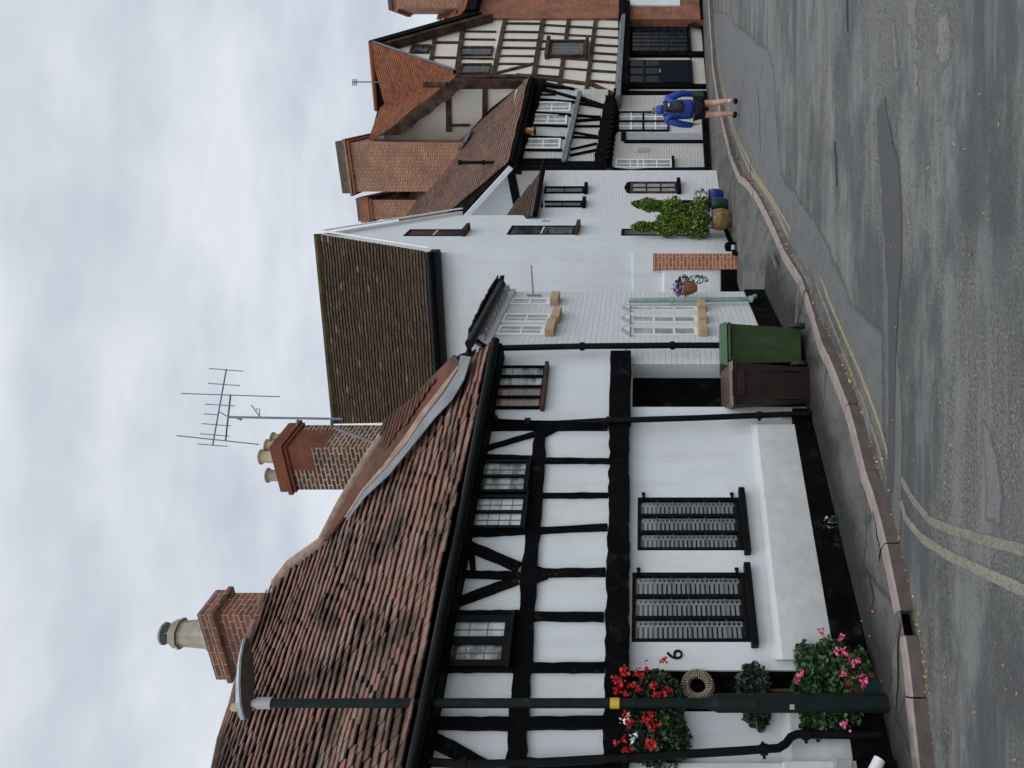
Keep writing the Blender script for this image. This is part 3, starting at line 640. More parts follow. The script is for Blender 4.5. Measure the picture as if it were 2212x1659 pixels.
for X0, X1, Y0, Y1 in ((1362, 1506, 661, 670), (1362, 1507, 681, 696), (1362, 1507, 705, 723)):
    wn, q = window(F2, H2, X0, X1, Y0, Y1, lights=1, rows=3, cols=1, fm='wpaint', pm='pane_wh', fw=.05, n=.02, back=-.05, pane_n=.004, barm='wpaint', bars=.03)
    m = MB(); m.box(q[0]-.02, q[1]+.02, -.11, 0, q[2]-.13, q[2]-.003); obj('sill', m, M_['tan'], wn, bevel=.01)
    m = MB(); c = (q[0]+q[1])/2; m.hexa([(q[0]-.04,0,q[3]+.002),(q[1]+.04,0,q[3]+.002),(c,0,q[3]+.13)], [(q[0]-.04,-.05,q[3]+.002),(q[1]+.04,-.05,q[3]+.002),(c,-.05,q[3]+.13)]); obj('window_arch', m, M_['greyp'], wn)
    m = MB(); m.hexa([(q[0]+.03,0,q[3]+.012),(q[1]-.03,0,q[3]+.012),(c,0,q[3]+.09)], [(q[0]+.03,-.056,q[3]+.012),(q[1]-.03,-.056,q[3]+.012),(c,-.056,q[3]+.09)]); obj('window_head', m, M_['wpaint'], wn)
pipe(F2, H2, [(1358, 649), (1622, 646), (1632, 640)], .038, M_['greenp'], .09, [(1450, 648), (1622, 646)])
pipe(F2, H2, [(1012, 738), (1030, 738), (1045, 748), (1076, 752), (1250, 748), (1450, 746), (1700, 746)], .04, M_['blackp'], .12, [(1258, 748), (1453, 746)])
gl, gr = F2.w(1005, 743, .22), F2.w(1092, 614, .22)
mb = MB(); zg = (gl.z+gr.z)/2; gl.z = gr.z = zg; mb.tube([gl, gr], .06, 10); obj('gutter', mb, M_['blackp'], H2, world=True, smooth=True)
m = MB(); k = 11
for i in range(k):
    x = s2*(i+.5)/k; m.box(x-.035, x+.035, -.14, 0, z2-.16, z2-.02)
m.box(0, s2, -.05, .0, z2-.24, z2-.01); obj('dentil_course', m, M_['wbrick'], H2)
# roof: low slope behind
a, b = F2.sp(0, .24, z2+.0), F2.sp(s2+.1, .24, z2+.0); u2 = Vector((-F2.n.x*.9, -F2.n.y*.9, .16)).normalized()
mb = tiles(a, b, b+u2*3, a+u2*3, 26, 18); r2 = obj('roof', mb, T_T, H2, world=True)
mb = slab([a, b, b+u2*3, a+u2*3], (0,0,-.06)); obj('roof_boarding', mb, M_['tar'], r2, world=True)
def wall_bar(F, T, X, Ya, Yb, Xc0, Xc1):
    mb = MB(); a = F.p(X, Yb, .0); mb.box(a.x-.012, a.x+.012, -.5, 0, a.z-.012, a.z+.012); c0, c1 = F.p(Xc1, Yb, .02), F.p(Xc0, Yb, .02)
    mb.box(a.x-.015, a.x+.015, -.03, 0, c0.z, c1.z); return obj('iron_bracket', mb, M_['greyp'], T)
wall_bar(F2, H2, 1152, 602, 640, 1138, 1169)

# ================================================================== T tall white gabled house
FT = Fac(2.74, 16.0, .477, 1.0)
HT = thing('tall_gabled_house', 'tall smooth white rendered house with steep mossy brown roof seen end on', 'house', FT.M)
E1 = FT.w(900, 545); AP = FT.w(697, 512); E3 = FT.w(900, 545); 
farS = FT.p(1400, 465).x; apS = FT.p(697, 512).x; eZ = FT.p(900, 545).z; apZ = FT.p(697, 512).z; farZ = apZ-(apZ-eZ)*(farS-apS)/apS*.62
eL = Vector((-1, .2317, 0)).normalized()
bs_ = [FT.sp(0, 0, -.2), FT.sp(farS, 0, -.2), FT.sp(farS, 0, farZ), FT.sp(apS, 0, apZ), FT.sp(0, 0, eZ)]
mb = MB(); mb.hexa([v+eL*5.1 for v in bs_], bs_); obj('wall', mb, M_['plaster'], HT, world=True)
o1 = Vector((FT.d.x, FT.d.y, 0)); ovh = -o1*.16; gz = Vector((FT.n.x, FT.n.y, 0))*.06
ne, rg = FT.sp(0, .07, eZ+.02)+ovh+Vector((0,0,-.28)), FT.sp(apS, .07, apZ+.06)
dn = (ne-rg); ne = rg+dn
mb = tiles(ne+eL*5.2, ne, rg, rg+eL*5.2, 34, 34, jit=.6, th=.022, lift=.045); rT = obj('roof', mb, T_T, HT, world=True)
mb = slab([ne+eL*5.2, ne, rg, rg+eL*5.2], (0,0,-.07)); fe = FT.sp(farS, .07, farZ+.05)+o1*.12+Vector((0,0,-.1)); mb = slab([rg+eL*5.2, rg, fe, fe+eL*5.2], (0,0,-.07), mb); obj('roof_boarding', mb, M_['wpaint'], rT, world=True)
mb = tiles(fe, fe+eL*5.2, rg+eL*5.2, rg, 34, 34, jit=.5, th=.016); obj('rear_slope', mb, T_T, rT, world=True)
mb = MB(); 
for i in range(16): q = rg+eL*(5.2*i/16)+Vector((0,0,.03)); mb.tube([q, q+eL*(5.2/16*.98)], .10, 8)
obj('ridge_tiles', mb, T_T, rT, world=True)
mb = MB()
for P0, P1 in ((ne, rg), (rg, fe)):
    n = 30
    for i in range(n):
        q = P0+(P1-P0)*((i+.5)/n)+gz+Vector((0,0,-.03)); d = (P1-P0).normalized()*.045; mb.hexa([q-d, q+d, q+d+gz*.5, q-d+gz*.5], [q-d+Vector((0,0,-.07)), q+d+Vector((0,0,-.07)), q+d+gz*.5+Vector((0,0,-.07)), q-d+gz*.5+Vector((0,0,-.07))])
obj('verge_tiles', mb, M_['wpaint'], rT, world=True)
g0 = ne+Vector((0,0,-.07))-o1*.06; mb = MB(); mb.tube([g0, g0+eL*5.2], .075, 10); mb.hexa([g0+Vector((0,0,-.18))+o1*.02, g0+Vector((0,0,-.18))+o1*.02+eL*5.2, g0+Vector((0,0,-.18))+o1*.2+eL*5.2, g0+Vector((0,0,-.18))+o1*.2], [g0+o1*.02, g0+o1*.02+eL*5.2, g0+o1*.2+eL*5.2, g0+o1*.2])
obj('gutter', mb, M_['blackp'], HT, world=True, smooth=True)
mb = MB(); mb.tube([ray(722, 918, 16.9), ray(842, 916, 16.25)], .028, 8); obj('verge_trim', mb, M_['wpaint'], rT, world=True)
for X0, X1, Y0, Y1 in ((878, 1003, 495, 509), (1100, 1244, 487, 506), (1342, 1500, 494, 508)):
    window(FT, HT, X0, X1, Y0, Y1, lights=1, rows=2, cols=1, fm='black', pm=['pane_dark'], fw=.07, n=.012, back=-.05, pane_n=.003, barm='wpaint', bars=.03, sill=('brown', .08, .14, .03))
wall_bar(FT, HT, 1177, 451, 479, 1168, 1187)
mb = MB(); mb.box(-.02, .0, -.02, .6, -.2, FT.p(1368, 545).z); c = FT.sp(0,0,0)
mb = MB(); zt_ = FT.p(1368, 545).z; q = [FT.sp(-.05, .0, -.2), FT.sp(0, .0, -.2), FT.sp(0, 0, -.2)+eL*4, FT.sp(-.05, 0, -.2)+eL*4]; mb.hexa(q, [v+Vector((0,0,zt_+.2)) for v in q]); obj('wall_thickening', mb, M_['plaster'], HT, world=True)
mb = MB(); mb.box(-.25, farS, -.04, .0, -.2, .10); obj('tarred_base', mb, M_['tar'], HT)

# ---- low walls in the gap
GW = thing('garden_wall', 'low white garden wall with black base between the brick pier and the corner house', 'wall', frame(ray(1592,605,15.95).x, 15.95, G(15.95)))
def loc(T, X, Y, y): return MW[T.name].inverted() @ ray(X, Y, y)
a, b = loc(GW, 1432, 640, 15.95), loc(GW, 1558, 580, 15.95)
mb = MB(); mb.box(a.x, b.x, 0, .2, b.z, a.z); obj('wall', mb, M_['plaster'], GW, bevel=.03)
mb = MB(); mb.box(a.x, b.x, -.015, .2, -.15, b.z-.002); obj('tarred_base', mb, M_['tar'], GW)
BP = thing('brick_pier', 'short square pier of fresh orange brick at the end of the low white wall', 'pier', frame(ray(1592,565,15.9).x, 15.9, G(15.9)))
a, b = loc(BP, 1415, 582, 15.9), loc(BP, 1592, 548, 15.9)
mb = MB(); mb.box(a.x, b.x, 0, .33, -.1, a.z); obj('pier_shaft', mb, M_['pierbrick'], BP, bevel=.006)
mb = MB(); mb.box(a.x-.01, b.x+.01, -.01, .34, a.z+.001, a.z+.04); obj('pier_cap', mb, M_['pierbrick'], BP)
st = gp(1590, 536); DS = thing('boot_scraper_step', 'small black step at the foot of the tall white gable', 'step', frame(st.x, st.y, st.z))
mb = MB(); mb.box(-.12, .12, -.05, .25, -.02, .22); obj('step', mb, M_['tar'], DS, bevel=.02)
mb = MB(); mb.tube([(-.05,-.07,.06),(.05,-.07,.06)], .05, 10); obj('drain_shoe', mb, M_['greyp'], DS, smooth=True)

# ================================================================== P pointed-window cottage
pa, pb_ = ray(1560, 466, 18.95), ray(1548, 370, 20.4)
FP = Fac(pa.x, pa.y, pb_.x-pa.x, pb_.y-pa.y)
HP = thing('pointed_window_cottage', 'white brick cottage with gothic pointed black windows beside the tall white gable', 'house', FP.M)
sp1 = FP.p(1400, 368).x; zl = FP.p(1158, 465).z; zr = FP.p(1172, 370).z
mb = MB(); mb.box(-.5, sp1, 0, 3, -.2, (zl+zr)/2); obj('wall', mb, M_['wbrick'], HP)
for X0, X1, Y0, Y1 in ((1176, 1262, 402, 416), (1170, 1258, 433, 446)):
    window(FP, HP, X0, X1, Y0, Y1, lights=1, rows=2, cols=1, fm='black', pm='pane_dark', fw=.05, n=.03, back=-.03, pane_n=.01, barm='black', bars=.02, sill=('black', .09, .10, .04))
wn, q = window(FP, HP, 1362, 1462, 392, 415, lights=2, rows=3, cols=1, fm='brown', pm='pane_wh', fw=.055, mull=.03, n=.04, back=-.03, pane_n=.01, barm='black', bars=.035, sill=('black', .10, .10, .04))
def gothic(T, q, mat, n=.04, h=.16):
    m = MB(); c = (q[0]+q[1])/2; m.hexa([(q[0],0,q[3]+.002),(q[1],0,q[3]+.002),(q[1]-.03,0,q[3]+h*.6),(c,0,q[3]+h),(q[0]+.03,0,q[3]+h*.6)], [(q[0],-n,q[3]+.002),(q[1],-n,q[3]+.002),(q[1]-.03,-n,q[3]+h*.6),(c,-n,q[3]+h),(q[0]+.03,-n,q[3]+h*.6)]); return obj('window_arch', m, mat, T)
gothic(wn, q, M_['black'])
a, b = FP.p(1378, 449, .03), FP.p(1545, 432, .03); m = MB(); m.hexa([(a.x,0,0),(b.x,0,0),(b.x,0,a.z),((a.x+b.x)/2,0,a.z+.16),(a.x,0,a.z)], [(a.x,-.03,0),(b.x,-.03,0),(b.x,-.03,a.z),((a.x+b.x)/2,-.03,a.z+.16),(a.x,-.03,a.z)]); obj('door', m, M_['tar'], HP)
ep, eq = FP.sp(-.3, .22, (zl+zr)/2+.02), FP.sp(sp1+.02, .22, (zl+zr)/2+.02); u = Vector((-FP.n.x*.72, -FP.n.y*.72, .7)).normalized()
mb = tiles(ep, eq, eq+u*2.0, ep+u*2.0, 18, 16, clip=[(1185, 360), (1185, 480), (1098, 480), (1098, 462), (1175, 366)], jit=.5); rP = obj('roof', mb, T_T, HP, world=True)
mb = MB(); mb.tube([ep+Vector((0,0,-.06)), eq+Vector((0,0,-.06))], .07, 8); obj('gutter', mb, M_['black'], HP, world=True)

# ================================================================== B old black timber house with big chimney
ba, bb = ray(1536, 366, 22.0), ray(1527, 203, 23.7)
FB = Fac(ba.x, ba.y, bb.x-ba.x, bb.y-ba.y)
HB = thing('crooked_timber_house', 'crooked white and black timbered house with a huge brick chimney, behind the walker', 'house', FB.M)
sb1 = FB.p(1400, 206).x; zj = FB.p(1312, 270).z; ze = FB.p(1130, 262).z
hbw = [FB.p(1337, 281).x, FB.p(1337, 241).x]
mb = MB(); mb.box(-.05, sb1, 0, 4, -.3, zj); obj('wall', mb, M_['wbrick2'], HB)
mb = MB(); mb.box(-.05, sb1, -.22, 4, zj, ze+.3); obj('upper_wall', mb, M_['wbrick2'], HB)
mb = MB(); mb.box(-.02, sb1, -.05, .0, -.3, FB.p(1518, 300).z); obj('tarred_base', mb, M_['tar'], HB)
nb = .22
def bB(p1, p2, w, **k): return beam(FB, HB, p1, p2, w, bk, n1=nb+.06, n0=nb-.02, **k)
obj('jetty_beam', beam_mb(FB, (1318, 206), (1294, 352), .30, .0, nb+.09, .03, 18), bk, HB)
m = MB(); zc = FB.p(1318, 280).z
for i in range(15):
    x = .15+(sb1-.3)*i/14; t = i/14; z = FB.p(1310, 350, .2).z*(1-t)+FB.p(1328, 210, .2).z*t; m.tube([(x,-.34,z-.02),(x,-.02,z-.10)], .07, 8)
obj('corbel_row', m, bk, HB)
obj('wall_plate', beam_mb(FB, (1168, 170), (1112, 360), .30, .0, nb+.07, .02, 10), bk, HB)
mb_ = beam_mb(FB, (1253, 196), (1217, 347), .13, nb-.02, nb+.16, .01, 8); obj('sill_rail', mb_, M_['lead'], HB)
bB((1112, 356), (1310, 355), .28); 
for a in [((1155, 212), (1244, 219), .06), ((1146, 241), (1234, 246), .06), ((1138, 268), (1226, 271), .05), ((1130, 293), (1220, 296), .05), ((1124, 322), (1214, 323), .05), ((1116, 343), (1212, 344), .07),
          ((1162, 187), (1308, 228), .07), ((1256, 209), (1306, 227), .05), ((1251, 221), (1304, 230), .05), ((1244, 247), (1298, 251), .05), ((1243, 259), (1298, 255), .05), ((1239, 271), (1295, 271), .05), ((1236, 284), (1291, 293), .05), ((1236, 294), (1293, 296), .04),
          ((1232, 321), (1290, 308), .04), ((1230, 334), (1288, 322), .05), ((1170, 180), (1240, 190), .06)]: bB(a[0], a[1], a[2], seg=4)
for X0, X1, Y0, Y1, rw in ((1150, 1233, 219, 240, 2), (1140, 1225, 245, 267, 2), (1134, 1211, 298, 320, 2)):
    window(FB, HB, X0, X1, Y0, Y1, lights=1, rows=rw, cols=2, fm='wpaint', pm='pane_wh', fw=.055, n=nb+.05, back=nb-.02, pane_n=nb+.02, barm='wpaint', bars=.035)
window(FB, HB, 1166, 1200, 194, 204, fm='black', pm='pane_dark', fw=.03, n=nb+.05, back=nb-.02, pane_n=nb+.02)
wn, q = window(FB, HB, 1334, 1445, 240, 282, lights=2, rows=4, cols=2, fm='black', pm='pane_wh', fw=.05, mull=.07, n=.04, back=-.03, pane_n=.015, barm='wpaint', bars=.045, split=.5)
m = MB(); m.box(q[0]-.08, q[1]+.08, -.12, 0, q[3]+.002, q[3]+.16); obj('lintel', m, bk, wn)
window(FB, HB, 1329, 1451, 343, 362, lights=1, rows=4, cols=2, fm='wpaint', pm='pane_wh', fw=.05, n=.03, back=-.03, pane_n=.01, barm='wpaint', bars=.035, split=.6, sill=('black', .07, .08, .05))
m = MB(); a, b = FB.p(1352, 304, .02), FB.p(1512, 287, .02); m.box(a.x, b.x, -.012, 0, 0, a.z); 
dr = obj('door', m, M_['greyp'], HB); m = MB(); m.box(a.x-.09, a.x-.002, -.06, 0, 0, a.z+.05); m.box(a.x, b.x, -.06, 0, a.z, a.z+.14); obj('door_frame', m, bk, dr)
m = prism(FB, [(1377, 319), (1402, 319), (1402, 328), (1377, 328)], 0, .02); obj('air_vent', m, M_['greyp'], HB)
pipe(FB, HB, [(1308, 352), (1316, 358), (1326, 366), (1400, 367), (1532, 365)], .06, M_['blackp'], .10)
m = MB(); a = FB.p(1152, 281, nb+.2); m.box(a.x-.06, a.x+.06, -nb-.24, -nb-.12, a.z-.02, a.z+.24, 0); m.box(a.x-.08, a.x+.08, -nb-.26, -nb-.1, a.z-.07, a.z-.021, 1); m.box(a.x-.02, a.x+.02, -nb-.2, -nb, a.z+.241, a.z+.27, 1)
obj('wall_lantern', m, [M_['amber'], M_['blackp']], HB)
# roof
neb = nb+.33; eBL, eBR = FB.sp(-.30, neb, FB.p(1100, 353, neb).z), FB.sp(FB.p(1144, 169, neb).x, neb, FB.p(1144, 169, neb).z)
inB = Vector((-FB.n.x, -FB.n.y, 0)); pB = R(47); upB = inB*math.cos(pB)+Vector((0,0,math.sin(pB)))
nB = (eBR-eBL).cross(upB).normalized()
clipB = [(1150, 160), (1095, 362), (985, 482), (850, 500), (852, 415), (900, 395), (1000, 296), (1060, 233), (1126, 180)]
clipB2 = [(1150, 160), (1095, 362), (985, 482), (895, 500), (880, 380), (1000, 296), (1060, 233), (1126, 180)]
Ls = 6.3
mb = tiles(eBL, eBR, eBR+upB*Ls, eBL+upB*Ls, 56, 34, clip=clipB, jit=.8, th=.02, lift=.022); rB = obj('roof', mb, T_B, HB, world=True)
ub = [plane_hit(X, Y, eBL-nB*.02, nB) for X, Y in [(1146, 168), (1100, 354), (1000, 462), (930, 540), (862, 480), (860, 418), (905, 395), (1000, 298), (1060, 234), (1124, 184)]]
mb = slab(ub, Vector((0,0,-.08))); obj('roof_boarding', mb, M_['tar'], rB, world=True)
va, vz = plane_hit(1098, 356, eBL, nB), plane_hit(984, 481, eBL, nB); sv = Vector((-FB.d.x, -FB.d.y, 0))*.03
mb = MB(); mb.hexa([va-nB*.03, vz-nB*.03, vz-nB*.17, va-nB*.17], [v+sv for v in (va-nB*.03, vz-nB*.03, vz-nB*.17, va-nB*.17)]); obj('bargeboard', mb, M_['wpaint'], rB, world=True)
mb = MB(); 
for i in range(1): mb.tube([eBL+Vector((0,0,-.07)), eBR+Vector((0,0,-.07))], .07, 8)
mb.hexa([eBL+Vector((0,0,-.2)), eBR+Vector((0,0,-.2)), eBR+inB*.34+Vector((0,0,-.2)), eBL+inB*.34+Vector((0,0,-.2))], [eBL+Vector((0,0,-.05)), eBR+Vector((0,0,-.05)), eBR+inB*.34+Vector((0,0,.2)), eBL+inB*.34+Vector((0,0,.2))]); obj('gutter', mb, M_['black'], HB, world=True)
# left gable end of B (faces left)
FBg = Fac(FB.o.x, FB.o.y, -inB.x*1.0, -inB.y*1.0)
FBg = Fac(FB.o.x+inB.x*4-FB.d.x*.03, FB.o.y+inB.y*4-FB.d.y*.03, -inB.x, -inB.y); zz = FBg.z0
e0 = Vector((FB.o.x, FB.o.y, 0))-Vector((FB.d.x, FB.d.y, 0))*.03
def gB(k, z): return Vector((e0.x+inB.x*k, e0.y+inB.y*k, z))
zE = eBL.z-.05; thk = Vector((FB.d.x, FB.d.y, 0))*.06
tz = lambda k: zE+(k+neb)*math.tan(pB)-.12
pts = [gB(-nb, zE-1.6), gB(4.4, zE-1.6), gB(4.4, tz(4.4)), gB(-nb, tz(-nb))]
mb = MB(); mb.hexa([p_+thk for p_ in pts], pts); obj('gable_wall', mb, M_['plaster'], HB, world=True)
def tb(k0, z0, k1, z1, w, mat=bk, name='timber_beam', out=.05):
    a, b = gB(k0, z0), gB(k1, z1); d = (b-a).normalized(); q = Vector((-FB.d.x, -FB.d.y, 0)); s = d.cross(q).normalized()*w/2; BN[0] += 1; o = q*(out+(BN[0] % 7)*.003)
    m = MB(); m.hexa([a-s, b-s, b+s, a+s], [a-s+o, b-s+o, b+s+o, a+s+o]); return obj(name, m, mat, HB, world=True)
tb(-nb, zE-1.6, -nb+.01, zE+.1, .2); tb(-nb, tz(-nb)-.08, 4.4, tz(4.4)-.08, .13, out=.06)
tb(-nb, zE+.12, 4.4, zE+.12, .24); tb(2.3, zE, 2.32, tz(2.3), .14)

# large chimney
chL, ML, l1, l2, hL = chimney(HB, 414, 309, 286, plane_hit(1008, 302, eBL, nB).y-.25, R(22), 725, 1090, M_['chbrick'], [(0, .28, .05, M_['darkcap']), (.28, .36, .13, M_['chbrick']), (.36, .45, .07, M_['chbrick'])])
mb = MB(); P_ = [plane_hit(X, Y, eBL+nB*.10, nB) for X, Y in [(1016, 284), (1004, 308), (948, 352), (895, 392), (862, 412)]]
for a, b in zip(P_[:-1], P_[1:]):
    d = (b-a).normalized(); s = nB.cross(d)*.13; mb.hexa([a-s, b-s, b+s, a+s], [a-s+nB*.03, b-s+nB*.03, b+s+nB*.03, a+s+nB*.03])
obj('lead_flashing', mb, M_['lead'], rB, world=True)
chS, MS, l1, l2, hS = chimney(HB, 474, 432, 416, 25.6, R(18), 770, 900, M_['chbrick'], [(0, .10, .06, M_['darkcap']), (.10, .42, .10, M_['redbrick']), (.42, .5, .05)])
chS['label'] = 'smaller soot darkened chimney behind the huge one'
a = plane_hit(1070, 351, eBL+nB*.02, nB); mb = MB(); mb.tube([a, a+Vector((0,0,1.0))], .05, 10); mb.tube([a+Vector((0,0,.96)), a+Vector((0,0,1.06))], .075, 10); mb.tube([a+Vector((0,0,.3)), a+Vector((0,0,.36))], .07, 10)
obj('vent_pipe', mb, M_['blackp'], rB, world=True, smooth=True)

# ================================================================== R tall brown timbered house
ra = ray(1525, 207, 23.9); FR = Fac(ra.x, ra.y, 1.32, 1.0)
HR = thing('jettied_timber_house', 'tall cream house with close brown timbering, orange tiled gables and navy shopfront', 'house', FR.M)
inR = Vector((-FR.n.x, -FR.n.y, 0)); dR = Vector((FR.d.x, FR.d.y, 0)); br = M_['brown']; ob = M_['tar']
sr1 = FR.p(1400, 36).x; zJ = FR.p(1336, 120).z
mb = MB(); mb.box(0, sr1+.3, .05, 4, -.5, zJ); obj('wall', mb, M_['cream'], HR)
poly = [(1334, 206), (1270, 197), (1150, 168), (985, 168), (975, 150), (808, 93), (1005, 28), (1335, 34)]
obj('upper_wall', prism(FR, poly, -.3, .25), M_['cream'], HR)
m = MB(); 
nR = .25
def bR(p1, p2, w, **k): k.setdefault('seg', 4); return beam(FR, HR, p1, p2, w, k.pop('mat', br), n1=nR+.05, n0=nR-.02, **k)
# rails
for p1, p2, w in [((1175, 30), (1152, 166), .16), ((1094, 26), (1064, 166), .14), ((1229, 36), (1207, 192), .13), ((1287, 38), (1266, 200), .13), ((1002, 40), (985, 166), .15), ((941, 62), (929, 140), .12)]: bR(p1, p2, w, seg=6)
bR((985, 24), (1338, 38), .20, seg=10, mat=M_['brown']); 
bR((985, 164), (1150, 162), .14); bR((1115, 160), (1272, 180), .15, seg=8); bR((1268, 176), (1335, 206), .15); bR((1150, 172), (1300, 205), .10)
bR((1065, 158), (1152, 136), .09)
def stud(Y, Xa, Xb, dy=0, w=.055): bR((Xa, Y), (Xb, Y+dy), w, seg=3)
for Y in (37.5, 48.5, 66.5, 84, 101, 119): stud(Y, 1094-(Y-26)*.22, 1172-(Y-30)*.16, 1)
stud(136, 1070, 1156, 1)
for Y, dy in ((52, 3), (69, 4), (141, 4), (160, 5)): stud(Y, 1172-(Y-33)*.16, 1228-(Y-39)*.12, dy)
stud(87, 1164, 1190, 1); stud(103, 1160, 1188, 1)
for Y, dy in ((55, 3), (74, 3), (146, 4)): stud(Y, 1229-(Y-39)*.12, 1286-(Y-42)*.12, dy)
for Y, dy in ((59, 2), (77, 3), (95, 3), (112, 4), (129, 4), (150, 4), (172, 5)): stud(Y, 1284-(Y-42)*.12, 1340-(Y-33)*.06, dy)
stud(124, 1210, 1280, 5)
for Y in (66, 83, 124): stud(Y, 1000-(Y-57)*.17, 1072-(Y-60)*.1, 1)
stud(90, 938, 997, 0, .08); stud(122, 932, 988, 1)
for X0, X1, Y0, Y1, rw in ((1002, 1066, 22, 45, 4), (992, 1064, 99, 118, 4), (994, 1060, 136, 157, 4), (886, 928, 95, 112, 2)):
    window(FR, HR, X0, X1, Y0, Y1, lights=1, rows=rw, cols=2, fm='brown', pm='pane_dark', fw=.06, n=nR+.07, back=nR-.02, pane_n=nR+.03, barm='lead', bars=.022)
wn, q = window(FR, HR, 1187, 1264, 85, 119, lights=1, rows=6, cols=4, fm='brown', pm='pane_dark', fw=.07, n=nR+.11, back=nR-.02, pane_n=nR+.06, barm='lead', bars=.014, sill=('brown', .10, .10, .08))
m = MB(); m.box(q[0]-.08, q[1]+.08, -nR-.2, -nR, q[3]+.002, q[3]+.12); obj('lintel', m, br, wn)
# jetty lead strip, black fascia
a0, a1 = FR.p(1330, 209, .5), FR.p(1342, 33, .5)
m = MB(); m.hexa([(a0.x,-.55,a0.z-.14),(a1.x,-.55,a1.z-.14),(a1.x,-.55,a1.z-.03),(a0.x,-.55,a0.z-.03)], [(a0.x,0,a0.z-.14),(a1.x,0,a1.z-.14),(a1.x,0,a1.z+.16),(a0.x,0,a0.z+.16)]); obj('lead_canopy', m, M_['lead'], HR)
m = MB(); zt0 = zJ-.06; m.box(0-.1, sr1+.2, -.48, .04, zt0-.30, zt0-.075); obj('shop_fascia', m, M_['tar'], HR)
# shopfront
zt = zt0-.30; zB0 = FR.p(1490, 120).z
def shop(Ya, Yb): a, b = FR.p(1400, Yb).x, FR.p(1400, Ya).x; return a, b
a, b = shop(62, 112); m = MB(); m.box(a-.06, b+.06, -.04, .04, zB0, zt); sw = obj('window', m, M_['tar'], HR); sw['label'] = 'black framed shop window'
m = MB(); m.box(a, b, -.046, -.041, zB0+.07, zt-.1, 0)
for i in range(1, 6): x = a+(b-a)*i/6; m.box(x-.012, x+.012, -.06, -.0465, zB0+.07, zt-.1, 1)
for i in range(1, 6): z = zB0+.07+(zt-zB0-.17)*i/6; m.box(a, b, -.058, -.0467, z-.012, z+.012, 1)
obj('pane', m, [M_['pane_shop'], M_['navy']], sw)
m = MB(); m.box(a-.1, b+.1, -.12, .0, zB0-.06, zB0-.002); obj('sill', m, M_['navy'], sw)
a, b = shop(114, 122); m = MB(); m.box(a, b, -.06, .04, -.2, zt); obj('shop_post', m, M_['tar'], HR)
a, b = shop(131, 182); m = MB(); m.box(a, b, -.03, .04, zB0, zt); dd = obj('door', m, M_['navy'], HR); m = MB()
zm = (zB0+zt)/2
for i in range(3):
    for j in range(2): x0 = a+(b-a)*(i+.12)/3; x1 = a+(b-a)*(i+.88)/3; m.box(x0, x1, -.045, -.031, zm+(zt-zm)*(j+.08)/2, zm+(zt-zm)*(j+.9)/2)
obj('pane', m, M_['pane_shop'], dd)
for i in range(6): pass
m = MB(); m.box(a+.05, b-.05, -.05, -.031, zB0+.06, zm-.08); m.box(a-.06, b+.06, -.07, .02, zB0-.05, zB0-.002); obj('door_panel', m, M_['navy'], dd)
m = MB(); m.box((a+b)/2-.1, (a+b)/2+.1, -.06, -.046, zm-.02, zm+.03); obj('letter_plate', m, M_['steel'], dd)
a, b = shop(184, 190); m = MB(); m.box(a, b, -.05, .04, -.2, zt); obj('shop_post', m, M_['tar'], HR)
a, b = shop(203, 216); m = MB(); m.box(a, b+.02, -.10, .04, -.2, zt+.2); obj('corner_post', m, M_['tar'], HR)
m = MB(); m.box(0, sr1, -.03, .05, -.5, FR.p(1520, 120).z); obj('tarred_base', m, M_['tar'], HR)
pipe(FR, HR, [(1352, 38), (1362, 42), (1378, 50), (1485, 47), (1498, 52), (1514, 60)], .06, M_['blackp'], .12)
# roofs: main gable, left slope
nG = .55
A_ = FR.w(802, 91, nG); Bk = FR.w(980, 152, nG); Rk = FR.w(1018, 30, nG)
nM = (Bk-A_).cross(inR).normalized(); nM = nM if nM.z > 0 else -nM
clipM = [(801, 88), (982, 152), (980, 168), (900, 203), (818, 238), (808, 240)]
mb = tiles(Bk+inR*8, Bk, A_+(A_-Bk)*.06, A_+(A_-Bk)*.06+inR*8, 36, 58, clip=clipM, jit=.5, th=.02); rR = obj('roof', mb, T_R, HR, world=True); rR['label'] = 'orange tiled main gable roof'
V1 = plane_hit(978, 167, Bk-nM*.01, nM); V2 = plane_hit(815, 236, Bk-nM*.01, nM)
mb = slab([A_-nM*.01, Bk-nM*.01, V1, V2], (0,0,-.08)); back_r = A_+inR*5; mb = slab([A_-nM*.01, V2, V2+(Rk-A_), Rk], (0,0,-.08), mb); obj('roof_boarding', mb, M_['tar'], rR, world=True)
mb = MB(); mb.tube([A_+Vector((0,0,.02)), V2+nM*.05], .08, 8); obj('ridge_tiles', mb, T_R, rR, world=True)
# bargeboards on the front gable
def barge(P0, P1, w, n_, mat, T, name='bargeboard'):
    d = (P1-P0).normalized(); dnv = Vector((0,0,-w)); o = Vector((FR.n.x, FR.n.y, 0))*n_
    m = MB(); m.hexa([P0, P1, P1+dnv, P0+dnv], [P0+o, P1+o, P1+dnv+o, P0+dnv+o]); return obj(name, m, mat, T, world=True)
barge(A_+Vector((0,0,.05)), Rk+Vector((0,0,.05)), .42, .06, M_['black'], rR); barge(A_+Vector((0,0,-.30)), Rk+Vector((0,0,-.42)), .30, -.25, M_['brown'], rR)
barge(A_+Vector((0,0,.0)), Bk+Vector((0,0,.0)), .10, .05, M_['lead'], rR)
